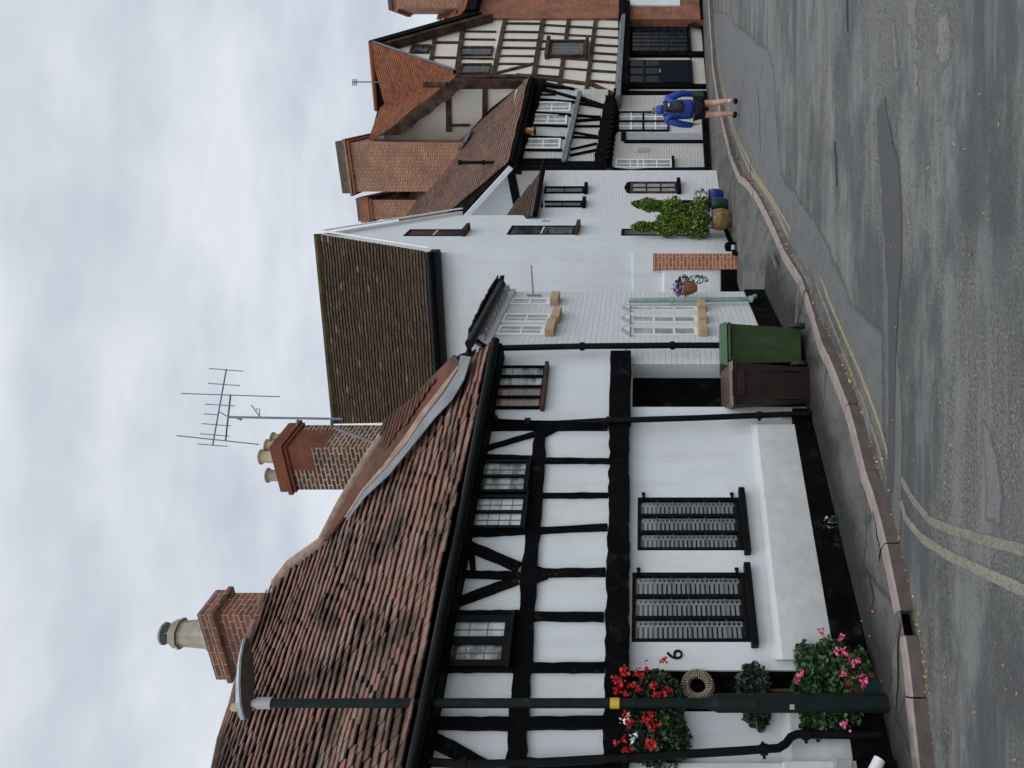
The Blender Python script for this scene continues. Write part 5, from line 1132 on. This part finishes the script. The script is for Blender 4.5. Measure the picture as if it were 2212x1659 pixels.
# ================================================================== ground
def sheet(name, f, x0, x1, nx, ys, mat, kind='structure'):
    m = MB(); nx += 1
    for y in ys:
        for i in range(nx):
            x = x0+(x1-x0)*i/(nx-1); m.v.append(Vector((x, y, f(y))))
    for j in range(len(ys)-1):
        for i in range(nx-1): m.f.append((j*nx+i, j*nx+i+1, (j+1)*nx+i+1, (j+1)*nx+i)); m.m.append(0)
    return tag(obj(name, m, mat, smooth=True), kind=kind)
RD = .13
def roadmat():
    m, nt, b = newmat('worn_asphalt'); tc = N(nt, 'ShaderNodeTexCoord'); co = tc.outputs['Object']
    f1 = nz(nt, co, 42, 6, .85); f2 = nz(nt, co, .55, 6, .6); f3 = nz(nt, co, 1.1, 6, .65, (.35, 2.2, 1))
    a = ramp(nt, f1, [(.34, (.014,.014,.013)), (.46, (.070,.071,.064)), (.54, (.125,.125,.112)), (.66, (.27,.26,.23))]).outputs[0]
    sm = ramp(nt, f1, [(.36, (.055,.057,.055)), (.64, (.15,.152,.145))]).outputs[0]
    a = mixc(nt, ramp(nt, f2, [(.45, (0,0,0)), (.62, (.85,.85,.85))]).outputs[0], a, sm)
    a = mixc(nt, ramp(nt, f3, [(.47, (0,0,0)), (.60, (.7,.7,.7))]).outputs[0], a, (.175,.178,.172))
    f4 = nz(nt, co, .55, 8, .72, (.8, 1.9, 1)); a = mixc(nt, ramp(nt, f4, [(.46, (0,0,0)), (.57, (.72,.72,.72))]).outputs[0], a, (.040,.043,.046))
    f5 = nz(nt, co, 3.0, 6, .75, (.45, 2.6, 1)); a = mixc(nt, ramp(nt, f5, [(.54, (0,0,0)), (.68, (.45,.45,.45))]).outputs[0], a, (.05,.052,.05))
    f6 = nz(nt, co, 1.7, 7, .7, (.3, 3.2, 1)); a = mixc(nt, ramp(nt, f6, [(.56, (0,0,0)), (.66, (.35,.35,.35))]).outputs[0], a, (.20,.20,.185))
    nt.links.new(a, b.inputs['Base Color']); b.inputs['Roughness'].default_value = .8
    bump(nt, b, f1, .8, .012); return m
M_['road'] = roadmat()
def pavmat():
    m, nt, b = newmat('patched_pavement_asphalt'); tc = N(nt, 'ShaderNodeTexCoord'); co = tc.outputs['Object']
    f1 = nz(nt, co, 45, 5, .8); a = ramp(nt, f1, [(.34, (.040,.040,.037)), (.5, (.088,.086,.079)), (.66, (.15,.145,.132))]).outputs[0]
    f2 = nz(nt, co, .9, 6, .6); a = mixc(nt, ramp(nt, f2, [(.42, (0,0,0)), (.62, (.6,.6,.6))]).outputs[0], a, (.125,.121,.110))
    v = N(nt, 'ShaderNodeTexVoronoi', feature='DISTANCE_TO_EDGE', Scale=.75); wv = N(nt, 'ShaderNodeTexNoise', Scale=2.0, Detail=5); nt.links.new(co, wv.inputs[0])
    vm = N(nt, 'ShaderNodeVectorMath', operation='MULTIPLY_ADD'); vm.inputs[1].default_value = (.5,.5,0); nt.links.new(wv.outputs['Color'], vm.inputs[0]); nt.links.new(co, vm.inputs[2]); nt.links.new(vm.outputs[0], v.inputs['Vector'])
    a = mixc(nt, ramp(nt, v.outputs['Distance'], [(0, (.9,.9,.9)), (.022, (0,0,0))]).outputs[0], a, (.025,.025,.023))
    f3 = nz(nt, co, 1.3, 6, .7, (1.4, .5, 1)); a = mixc(nt, ramp(nt, f3, [(.46, (0,0,0)), (.62, (.75,.75,.75))]).outputs[0], a, (.040,.039,.036))
    nt.links.new(a, b.inputs['Base Color']); b.inputs['Roughness'].default_value = .85; bump(nt, b, f1, .5, .008); return m
M_['pave'] = pavmat()
ys = [-40, -15, -5]+[i*.1 for i in range(0, 320)]+[34, 40, 60, 100, 180, 400]
sheet('road', lambda y: G(max(0, y))-RD, -120, 120, 2, ys, M_['road'])
# kerb line
KP = [(1995,1760,1),(1983,1659,1),(1969,1524,1),(1958,1423,1),(1946,1346,1),(1937,1300,1),(1910,1167,1),(1889,1084,1),(1865,1016,1),(1834,888,1),(1792,781,1),(1770,733,1),(1758,690,.45),(1730,604,.3),(1692,542,.3),(1672,495,.3),(1640,430,.35),(1616,394,.45),(1597,380,.75),(1580,343,1),(1567,294,1),(1555,242,1),(1547,194,1),(1539,139,1),(1534,69,1),(1530,0,1),(1528,-60,1)]
K = []
for X, Y, h in KP:
    p = gp(X, Y, -(1-h)*RD*.85); K.append((Vector((p.x, p.y, 0)), G(p.y)-(1-h)*RD*.85))
first = K[0][0]+(K[0][0]-K[1][0]).normalized()*6; K.insert(0, (first, G(first.y)))
last = K[-1][0]+Vector((1.32,1,0)).normalized()*12; K.append((last, G(last.y)))
def walk(P, step):                     # resample
    out = []; 
    for (a, za), (b, zb) in zip(P[:-1], P[1:]):
        n = max(1, int((b-a).length/step))
        for i in range(n): t = i/n; out.append((a+(b-a)*t, za+(zb-za)*t))
    out.append(P[-1]); return out
Kr = walk(K, .3)
def nor(P, i):
    a = P[max(0, i-1)][0]; b = P[min(len(P)-1, i+1)][0]; d = (b-a).normalized(); return Vector((d.y, -d.x, 0))     # towards the road
# pavement: strip from the kerb back under the walls
kw = .13; W_ = [F1.sp(sL-7, -.5, 0), F1.sp(sL-1, -.5, 0), F1.sp(0, -.5, 0), F1.sp(sE, -.4, 0), F2.sp(s2, -.6, 0), Vector((1.6, 16.6, 0)), FT.sp(0, -.5, 0), FT.sp(farS, -.6, 0), FP.sp(sp1, -.5, 0), FB.sp(sb1*.5, -.5, 0), FR.sp(0, -.6, 0), FR.sp(6, -.6, 0), FR.sp(18, -.6, 0)]
def poly_at(P, t):
    L = [0]
    for a, b in zip(P[:-1], P[1:]): L.append(L[-1]+(b-a).length)
    d = t*L[-1]
    for i in range(len(P)-1):
        if d <= L[i+1] or i == len(P)-2: return P[i]+(P[i+1]-P[i])*((d-L[i])/(L[i+1]-L[i]))
kk = [p for p, z in Kr]; LK = [0]
for a, b in zip(kk[:-1], kk[1:]): LK.append(LK[-1]+(b-a).length)
W_ = [Vector((v.x, v.y, 0)) for v in W_]
m = MB(); NA = 10
for i, (p, z) in enumerate(Kr):
    # nearest point on wall line
    best = None
    for a, b in zip(W_[:-1], W_[1:]):
        t = max(0, min(1, (p-a).dot(b-a)/(b-a).length_squared)); q = a+(b-a)*t
        if best is None or (q-p).length < (best-p).length: best = q
    k0 = p-nor(Kr, i)*kw
    for j in range(NA+1):
        t = j/NA; q = k0+(best-k0)*t; zz = (z-.004)*(1-min(1, t*3))+G(q.y)*min(1, t*3); m.v.append(Vector((q.x, q.y, zz)))
for i in range(len(Kr)-1):
    for j in range(NA): m.f.append((i*(NA+1)+j, (i+1)*(NA+1)+j, (i+1)*(NA+1)+j+1, i*(NA+1)+j+1)); m.m.append(0)
tag(obj('pavement', m, M_['pave'], smooth=True), kind='structure')
# under-pavement fill so that nothing shows below kerb gap
# kerb stones with joints and one open gully
kmat = plain('granite_kerb', (.115,.092,.082), (.075,.060,.053), .8, 7, .4, .006, 60)
ktop = plain('worn_kerb_top', (.29,.235,.215), (.21,.175,.16), .8, 7, .3, .004, 60)
m = MB(); gy = gp(1942, 1323); i = 0
total = LK[-1]; pos = 0
def kat(d):
    d = min(max(d, 0), total-.001)
    import bisect
    j = bisect.bisect_right(LK, d)-1; j = min(j, len(kk)-2); t = (d-LK[j])/(LK[j+1]-LK[j]); a, za = Kr[j]; b, zb = Kr[j+1]
    n = nor(Kr, j)*(1-t)+nor(Kr, j+1)*t; return a+(b-a)*t, za+(zb-za)*t, n.normalized()
dg = min(range(len(kk)), key=lambda j: (kk[j]-Vector((gy.x, gy.y, 0))).length); dg = LK[dg]
while pos < total-.2:
    ln = random.choice((.82, .9, .95, .6)); d0, d1_ = pos+.006, min(pos+ln-.006, total)
    if d0 < dg < d1_: d1_ = dg-.10
    elif dg-.1 <= d0 < dg+.1: pos = dg+.1; continue
    if d1_-d0 > .05:
        n = 3; dz = random.uniform(-.006, .006); dn_ = random.uniform(-.008, .008)
        for j in range(n):
            a, za, na = kat(d0+(d1_-d0)*j/n); b, zb, nb_ = kat(d0+(d1_-d0)*(j+1)/n); za += dz; zb += dz; a = a+na*dn_; b = b+nb_*dn_
            A = [Vector((v.x, v.y, z)) for v, z in ((a+na*.012, za-.3), (b+nb_*.012, zb-.3), (b-nb_*kw, zb-.3), (a-na*kw, za-.3))]
            Bv = [Vector((v.x, v.y, z)) for v, z in ((a+na*.006, za-.018), (b+nb_*.006, zb-.018), (b-nb_*kw, zb-.018), (a-na*kw, za-.018))]
            Tv = [Vector((v.x, v.y, z)) for v, z in ((a-na*.010, za), (b-nb_*.010, zb), (b-nb_*kw, zb), (a-na*kw, za))]
            m.add(A+Bv, [(0,1,5,4), (1,2,6,5), (2,3,7,6), (3,0,4,7)], 0)
            m.add(Bv+Tv, [(0,1,5,4), (1,2,6,5), (2,3,7,6), (3,0,4,7), (4,5,6,7)], 1)
    pos = pos+ln if not (pos < dg-.1 < pos+ln) else dg+.1
tag(obj('kerb', m, [kmat, ktop]), kind='structure')
# dark gully recess
# ribbon helper laid on the road
def ribbon(px, w, off, name, mat, kind='structure'):
    pts = [gp(X, Y, -RD+off) for X, Y in px]; ws = w if isinstance(w, list) else [w]*len(pts)
    P2 = walk([(Vector((p.x, p.y, 0)), q) for p, q in zip(pts, ws)], .15); m = MB()
    for i, (p, ww) in enumerate(P2):
        ww = ww*(1+.15*noise.noise(Vector((p.x*3, p.y*3, 1)))); n = nor(P2, i)
        for s in (-.62, -.3, .3, .62): q = p+n*ww*s; m.v.append(Vector((q.x, q.y, G(q.y)-RD+off)))
    for i in range(len(P2)-1):
        for k in range(3): m.f.append((4*i+k, 4*i+4+k, 4*i+5+k, 4*i+1+k)); m.m.append(0)
    o = obj(name, m, mat); at = o.data.attributes.new('inner', 'FLOAT', 'POINT'); at.data.foreach_set('value', [0.0, 1.0, 1.0, 0.0]*len(P2))
    return tag(o, kind=kind)
def patch(px, off, name, mat, base=-RD, jag=.6):
    pts0 = [gp(X, Y, base+off) for X, Y in px]; pts = []; m = MB()
    for a, b in zip(pts0, pts0[1:]+pts0[:1]):
        n = max(1, int((b-a).length/.12))
        for i in range(n):
            q = a+(b-a)*(i/n); c_ = Vector((noise.noise(q*2.3), noise.noise(q*2.3+Vector((9,9,0))), 0))*.10+Vector((noise.noise(q*9), noise.noise(q*9+Vector((9,9,0))), 0))*.05; pts.append(q+c_*jag)
    # fan of thin strips so that it follows the ground
    from mathutils.geometry import delaunay_2d_cdt
    y0, y1 = min(p.y for p in pts), max(p.y for p in pts); P = [Vector((p.x, p.y)) for p in pts]
    ins = []
    st = min(.4, max(.06, (y1-y0)/7))
    for j in range(int((y1-y0)/st)):
        y = y0+st*(j+.5)
        if j == 0: y += st*.3
        xs = sorted(a.x+(b.x-a.x)*(y-a.y)/(b.y-a.y) for a, b in zip(P, P[1:]+P[:1]) if (a.y > y) != (b.y > y))
        for a, b in zip(xs[::2], xs[1::2]):
            wd = b-a; e = min(.12, wd*.3); k = max(1, int((wd-2*e)/.35))
            for q in range(k+1): ins.append(Vector((a+e+(wd-2*e)*q/k, y)))
    Pt = [(v.x, v.y) for v in P]; area = sum(a[0]*b[1]-b[0]*a[1] for a, b in zip(Pt, Pt[1:]+Pt[:1])); sg = 1 if area > 0 else -1
    ins = [q for q in ins if min((q-v).length for v in P) > .13]
    for i in range(len(P)):
        d = P[(i+1) % len(P)]-P[i-1]
        if d.length < 1e-6: continue
        d.normalize(); q = P[i]+Vector((-d.y, d.x))*sg*.12
        if inpoly(q.x, q.y, Pt) and min((q-v).length for v in P) > .06 and all((q-v).length > .03 for v in ins): ins.append(q)
    out = delaunay_2d_cdt(P+ins, [], [list(range(len(P)))], 1, 1e-5)
    m.v = [Vector((v.x, v.y, G(v.y)+base+off)) for v in out[0]]; m.f = [tuple(f) for f in out[2]]; m.m = [0]*len(m.f)
    o = obj(name, m, mat); at = o.data.attributes.new('inner', 'FLOAT', 'POINT')
    at.data.foreach_set('value', [1.0 if any((Vector((v.x, v.y))-q).length < 1e-3 for q in ins) else 0.0 for v in out[0]])
    return tag(o, kind='structure')
def wearmat(name, c, lo=.40, hi=.56, base=(.085,.086,.082), sc=7, soft=None):
    m, nt, b = newmat(name); tc = N(nt, 'ShaderNodeTexCoord'); co = tc.outputs['Object']
    f = nz(nt, co, sc, 6, .75); f1 = ramp(nt, nz(nt, co, 42, 6, .85), [(.36, (0,0,0)), (.62, (1,1,1))]).outputs[0]
    a = mixc(nt, ramp(nt, f, [(lo, (0,0,0)), (hi, (1,1,1))]).outputs[0], base, c)
    a = mixc(nt, mathn(nt, 'MULTIPLY', f1, .75), tuple(v*.45 for v in base), a)
    nt.links.new(a, b.inputs['Base Color']); b.inputs['Roughness'].default_value = .8; bump(nt, b, f1, .4, .005)
    if soft:
        at = N(nt, 'ShaderNodeAttribute'); at.attribute_name = 'inner'; e = mathn(nt, 'ADD', at.outputs['Fac'], mathn(nt, 'MULTIPLY', mathn(nt, 'SUBTRACT', nz(nt, co, 3.5, 8, .75), .5), soft[1]))
        al = ramp(nt, e, [(soft[0], (0,0,0)), (min(1, soft[0]+soft[2]), (1,1,1))]); tr = N(nt, 'ShaderNodeBsdfTransparent'); mx = N(nt, 'ShaderNodeMixShader'); out = nt.nodes['Material Output']
        nt.links.new(al.outputs[0], mx.inputs[0]); nt.links.new(tr.outputs[0], mx.inputs[1]); nt.links.new(b.outputs[0], mx.inputs[2]); nt.links.new(mx.outputs[0], out.inputs['Surface'])
    return m
yel = wearmat('worn_yellow_paint', (.50,.40,.20), .30, .46, (.17,.155,.12), soft=(.30, .9, .3)); yel2 = wearmat('faded_yellow_paint', (.36,.31,.19), .36, .52, (.15,.142,.12), soft=(.38, 1.1, .3)); 
def cv(cx, cy, oy=542.0): return (1626+cx/2.887, oy+cy/2.887)
def cf(cx, cy): return (1463.8+cx/2.887, cy/2.887)
inner = [cv(390,190), cv(480,420), cv(590,700), cv(700,970), cv(775,1200), cv(838,1430)]
outer = [cv(425,170), cv(480,320), cv(560,510), cv(665,750), cv(745,960), cv(800,1120), cv(845,1290)]
ribbon(inner, .06, .0048, 'road_marking', yel2); ribbon(outer, .06, .0048, 'road_marking', yel)
inf = [cf(690,1480), cf(610,1300), cf(545,1200), cf(440,1050), cf(400,960), cf(350,830), cf(310,690), cf(275,560), cf(245,380), cf(215,150), cf(200,0)]
ouf = [cf(705,1440), cf(655,1350), cf(590,1240), cf(480,1080), cf(445,1000), cf(385,890), cf(340,760), cf(322,690), cf(287,560), cf(256,380), cf(226,150), cf(212,0)]
ribbon(inf, .06, .0048, 'road_marking', yel); ribbon(ouf, .06, .0048, 'road_marking', yel)
n1_ = [cv(925,1560), (1626+950/2.887,1084+100/2.887), (1626+1050/2.887,1084+225/2.887), (1626+1200/2.887,1084+325/2.887), (1626+1400/2.887,1084+420/2.887), (1626+1690/2.887,1084+555/2.887), (2290, 1330)]
n2_ = [cv(925,1420), cv(1000,1555), (1626+1100/2.887,1084+115/2.887), (1626+1250/2.887,1084+180/2.887), (1626+1400/2.887,1084+225/2.887), (1626+1690/2.887,1084+300/2.887), (2290, 1220)]
ribbon(n1_, .085, .0048, 'road_marking', wearmat('worn_pale_line', (.34,.31,.23), .30, .52, (.19,.182,.155), soft=(.25, .8, .4))); ribbon(n2_, .085, .0048, 'road_marking', wearmat('worn_pale_line', (.30,.275,.215), .32, .56, (.18,.172,.15), soft=(.28, .9, .4)))
dark = wearmat('dark_trench_asphalt', (.066,.068,.070), .3, .7, (.085,.087,.089), 3, soft=(.08, .5, .5))
light = wearmat('pale_trench_asphalt', (.18,.175,.165), .3, .7, (.15,.15,.14), 3, soft=(.15, .5, .5)); smooth_ = wearmat('smooth_grey_asphalt', (.185,.188,.184), .3, .7, (.155,.158,.154), 1.2, soft=(.2, 1.2, .8))
# smoother newer surfacing beside the kerb
patch([cf(210,60), cf(330,60), cf(350,120), cf(560,290), cf(600,400), cf(620,700), cf(650,1050), cf(860,1350), cf(960,1500), cv(500,0), cv(640,300), cv(820,480), cv(840,1300), cv(838,1400), cv(700,1050), cv(560,620), cv(440,330), cf(760,1659), cf(600,1380), cf(450,1130), cf(330,850), cf(270,560), cf(225,300)], .0028, 'road_patch', smooth_)
ribbon([cf(1268,640), cf(1275,760), cf(1300,950), cf(1325,1100), cf(1335,1300), cf(1345,1500), cf(1347,1659), cv(874,300), cv(870,600), cv(866,1000), cv(862,1350), cv(850,1500)], [.22,.26,.34,.42,.44,.40,.34,.26,.18,.16,.16,.16], .0055, 'road_patch', dark)
ribbon([cv(896,640), cv(905,800), cv(908,1000), cv(905,1250), cv(898,1500), cv(896,1659), (1936, 1150)], [.03,.12,.2,.22,.22,.2,.2], .0035, 'road_patch', light)
purp = brickmat('mauve_block_patch', [(.15,.13,.145), (.19,.165,.18)], (.10,.09,.10), w=.06, h=.03, ms=.004, bs=.3)
nt = purp.node_tree
patch([cv(1428,1030), cv(1500,1130), cv(1550,1240), cv(1565,1659), (1626+1562/2.887,1084+345/2.887), (1626+1530/2.887,1084+290/2.887), (1626+1480/2.887,1084+130/2.887), cv(1430,1659)], .004, 'road_patch', wearmat('mauve_patch', (.215,.195,.205), .3, .6, (.18,.165,.17), 9, soft=(.12, .6, .5)))
lp = wearmat('pale_worn_patch', (.27,.255,.245), .34, .56, (.17,.165,.155), 2.2, soft=(.30, 1.8, .6))
patch([cf(1315,90), cf(1370,60), cf(1385,250), cf(1388,460), cf(1340,480), cf(1325,300)], .0035, 'road_patch', lp)
patch([cf(1410,-60), cf(1510,-60), cf(1512,120), cf(1508,320), cf(1470,350), cf(1450,300), cf(1415,180)], .0035, 'road_patch', lp)
patch([cf(1640,20), cf(1700,10), cf(1720,180), cf(1720,350), cf(1690,420), cf(1630,520), cf(1600,480), cf(1580,380), cf(1600,160)], .0035, 'road_patch', lp)
patch([cf(1455,380), cf(1505,375), cf(1505,500), cf(1500,640), cf(1465,630), cf(1452,500)], .0035, 'road_patch', lp)
patch([cf(1320,740), cf(1350,740), cf(1375,850), cf(1362,990), cf(1330,920)], .0045, 'road_patch', lp)
# sealed cracks
crk = wearmat('crack_sealant', (.028,.028,.03), .2, .4, (.04,.04,.04), 5)
ribbon([cf(975,880), cf(985,980), cf(990,1160)], .03, .0075, 'road_crack', crk)
ribbon([cf(500,560), cf(510,750), cf(515,950)], .022, .0075, 'road_crack', crk); ribbon([cf(1055,0), cf(1058,200)], .03, .0075, 'road_crack', crk)
ribbon([cf(455,980), cf(452,1100)], .045, .0075, 'road_crack', crk)
# dark worn paving strip along the wall foot
wet = wearmat('damp_dark_asphalt', (.018,.0175,.017), .34, .62, (.045,.043,.040), 1.6, soft=(.0, 1.0, .8))
def pstrip(F, s0, s1, n0, n1, mat, name='pavement_edge'):
    m = MB(); N_ = 24
    for i in range(N_+1):
        s = s0+(s1-s0)*i/N_; ed_ = n1*(1+.3*noise.noise(Vector((s*1.7, 0, 3)))); 
        for n in (n0, n0+(ed_-n0)*.35, ed_): w = F.sp(s, n, 0); m.v.append(Vector((w.x, w.y, G(w.y)+.010)))
    for i in range(N_):
        for q in (0, 1): m.f.append((3*i+q, 3*i+3+q, 3*i+4+q, 3*i+1+q)); m.m.append(0)
    o = obj(name, m, mat); at = o.data.attributes.new('inner', 'FLOAT', 'POINT'); at.data.foreach_set('value', [1.0, .7, 0.0]*(N_+1)); return tag(o, kind='structure')
pstrip(F1, sL, sE, -.1, .75, wet); pstrip(F2, .1, s2, -.05, .75, wet); pstrip(FB, 0, sb1, -.05, .5, wet)
# concrete channel across the pavement near the lamp (red edge strip) and pale stripes across
edge = wearmat('rusty_edging', (.16,.09,.07), .3, .6, (.09,.065,.055), 6)
def pribbon(px, w, off, name, mat):
    pts = [gp(X, Y, off) for X, Y in px]; P2 = walk([(Vector((p.x, p.y, 0)), 0) for p in pts], .2); m = MB()
    for i, (p, _) in enumerate(P2):
        n = nor(P2, i)
        for s in (-1, 1): q = p+n*w/2*s; m.v.append(Vector((q.x, q.y, G(q.y)+off)))
    for i in range(len(P2)-1): m.f.append((2*i, 2*i+2, 2*i+3, 2*i+1)); m.m.append(0)
    return tag(obj(name, m, mat), kind='structure')
pribbon([(1944,1338), (1934,1400), (1920,1475), (1912,1530), (1906,1585)], .045, .0085, 'pavement_edging', edge)
pv = wearmat('pale_concrete_repair', (.21,.20,.175), .3, .6, (.17,.16,.145), 3)
for px in ([(1718,700),(1722,640),(1729,608)], [(1664,545),(1676,575)], [(1600,560),(1598,690)], [(1586,470),(1584,385)]):
    pribbon(px, .06, .009, 'pavement_joint', pv)
patchp = lambda px, off, mat: patch(px, off, 'pavement_repair', mat, base=0)
patchp([(1882,1105), (1903,1190), (1896,1215), (1880,1150)], .0095, pv); patchp([(1872,1240), (1885,1290), (1878,1330), (1868,1300)], .0095, pv)
patchp([(1925,1420), (1936,1380), (1938,1470), (1925,1590), (1920,1590), (1928,1480)], .0095, pv)

# gully box
g = gp(1943, 1323, -.05); m = MB(); 
a, za, na = kat(dg-.1); b, zb, nb_ = kat(dg+.1)
q = [a-na*.13, b-nb_*.13, b-nb_*.125, a-na*.125]
m.hexa([Vector((v.x, v.y, za-.3)) for v in (a-na*.12, b-nb_*.12, b-nb_*.30, a-na*.30)], [Vector((v.x, v.y, za-.006)) for v in (a-na*.12, b-nb_*.12, b-nb_*.30, a-na*.30)])
tag(obj('kerb_gully', m, M_['tar']), kind='structure')
m = MB(); m.hexa([Vector((v.x, v.y, za-.012)) for v in (a+na*.0, b+nb_*.0, b-nb_*.13, a-na*.13)], [Vector((v.x, v.y, za+.001)) for v in (a-na*.0, b-nb_*.0, b-nb_*.13, a-na*.13)])
tag(obj('kerb_lintel', m, M_['steel']), kind='structure')
# leaf litter in the gutter and petals
m = MB()
for _ in range(900):
    d = random.uniform(dg-4, total*.55); p, z, n = kat(d)
    cl = noise.noise(Vector((d*1.6, 0, 0)))
    if cl < -.05 and random.random() < .8: continue
    q = p+n*(.02+abs(random.gauss(0, .045))); m.leaf((q.x, q.y, G(q.y)-RD+.014), random.uniform(.018, .045), 0, .6)
for _ in range(90):
    X, Y = random.uniform(1780, 2200), random.uniform(200, 1650); p = gp(X, Y, -RD+.01); m.leaf((p.x, p.y, p.z+.006), random.uniform(.02, .04), 0, .5)
tag(obj('leaf_litter', m, M_['litter']), kind='stuff')
m = MB()
for X, Y in ((1862,1340),(1880,1375),(1905,1470),(1888,1320)):
    p = gp(X, Y, .01)
    for _ in range(3): m.leaf((p.x+random.gauss(0,.01), p.y+random.gauss(0,.01), p.z+.008), .028, 0, .9)
tag(obj('fallen_petals', m, M_['fpink']), kind='stuff')


# ================================================================== sky and light
w = bpy.data.worlds.new('World'); bpy.context.scene.world = w; w.use_nodes = True; nt = w.node_tree; nt.nodes.clear()
out = N(nt, 'ShaderNodeOutputWorld'); sun_el, sun_az = 52, 205
sky = N(nt, 'ShaderNodeTexSky'); sky.sky_type = 'NISHITA'; sky.sun_disc = False; sky.sun_elevation = R(sun_el); sky.sun_rotation = R(sun_az)
tc = N(nt, 'ShaderNodeTexCoord'); sx = N(nt, 'ShaderNodeSeparateXYZ'); nt.links.new(tc.outputs['Generated'], sx.inputs[0])
zc = mathn(nt, 'MAXIMUM', sx.outputs[2], 0.0); den = mathn(nt, 'ADD', zc, .22)
cx = N(nt, 'ShaderNodeCombineXYZ'); nt.links.new(mathn(nt, 'DIVIDE', sx.outputs[0], den), cx.inputs[0]); nt.links.new(mathn(nt, 'DIVIDE', sx.outputs[1], den), cx.inputs[1])
c1 = nz(nt, cx.outputs[0], 1.5, 7, .55, (.7, 1.5, 1)); c2 = nz(nt, cx.outputs[0], 3.6, 6, .6)
cl = mathn(nt, 'ADD', mathn(nt, 'MULTIPLY', c1, .75), mathn(nt, 'MULTIPLY', c2, .25))
colr = ramp(nt, cl, [(.32, (.50,.545,.615)), (.45, (.67,.71,.77)), (.56, (.84,.87,.92)), (.68, (.76,.795,.85))])
# overcast sky: brighter overhead and behind the camera
gz_ = ramp(nt, sx.outputs[2], [(0.0, (.90,.90,.90)), (.62, (.92,.92,.92)), (.82, (1.7,1.7,1.7)), (1.0, (2.3,2.3,2.3))])
by = ramp(nt, mathn(nt, 'MULTIPLY', sx.outputs[1], -1.0), [(.0, (1,1,1)), (.5, (1.45,1.43,1.40))])
cc_ = mixc(nt, 1.0, colr.outputs[0], gz_.outputs[0], 'MULTIPLY'); cc_ = mixc(nt, 1.0, cc_, by.outputs[0], 'MULTIPLY')
bg1 = N(nt, 'ShaderNodeBackground', Strength=.02); nt.links.new(sky.outputs[0], bg1.inputs[0]); bg2 = N(nt, 'ShaderNodeBackground', Strength=.95); nt.links.new(cc_, bg2.inputs[0])
ad = N(nt, 'ShaderNodeAddShader'); nt.links.new(bg1.outputs[0], ad.inputs[0]); nt.links.new(bg2.outputs[0], ad.inputs[1]); nt.links.new(ad.outputs[0], out.inputs[0])
sl = bpy.data.lights.new('sun', 'SUN'); sl.energy = .6; sl.angle = R(40); sl.color = (1, .97, .93); so = bpy.data.objects.new('sun', sl); C.objects.link(so)
# direction: from behind the camera, slightly right
dirv = Vector((.25, -.75, 1.15)).normalized(); so.rotation_euler = dirv.to_track_quat('Z', 'Y').to_euler(); so.location = dirv*50

# ================================================================== camera (held sideways: world up is image left)
cam = bpy.data.cameras.new('camera'); co_ = bpy.data.objects.new('camera', cam); C.objects.link(co_)
cam.sensor_fit = 'HORIZONTAL'; cam.sensor_width = 36; cam.lens = 36*FL/2212; cam.shift_x = -(XH-1106)/2212.0; cam.shift_y = 0
cam.clip_start = .05; cam.clip_end = 2000
co_.matrix_world = Matrix(((0, 1, 0, 0), (0, 0, -1, 0), (-1, 0, 0, CZ), (0, 0, 0, 1)))
sc = bpy.context.scene; sc.camera = co_
sc.view_settings.view_transform = 'Standard'; sc.view_settings.look = 'None'; sc.view_settings.exposure = 0.0; sc.view_settings.gamma = 1
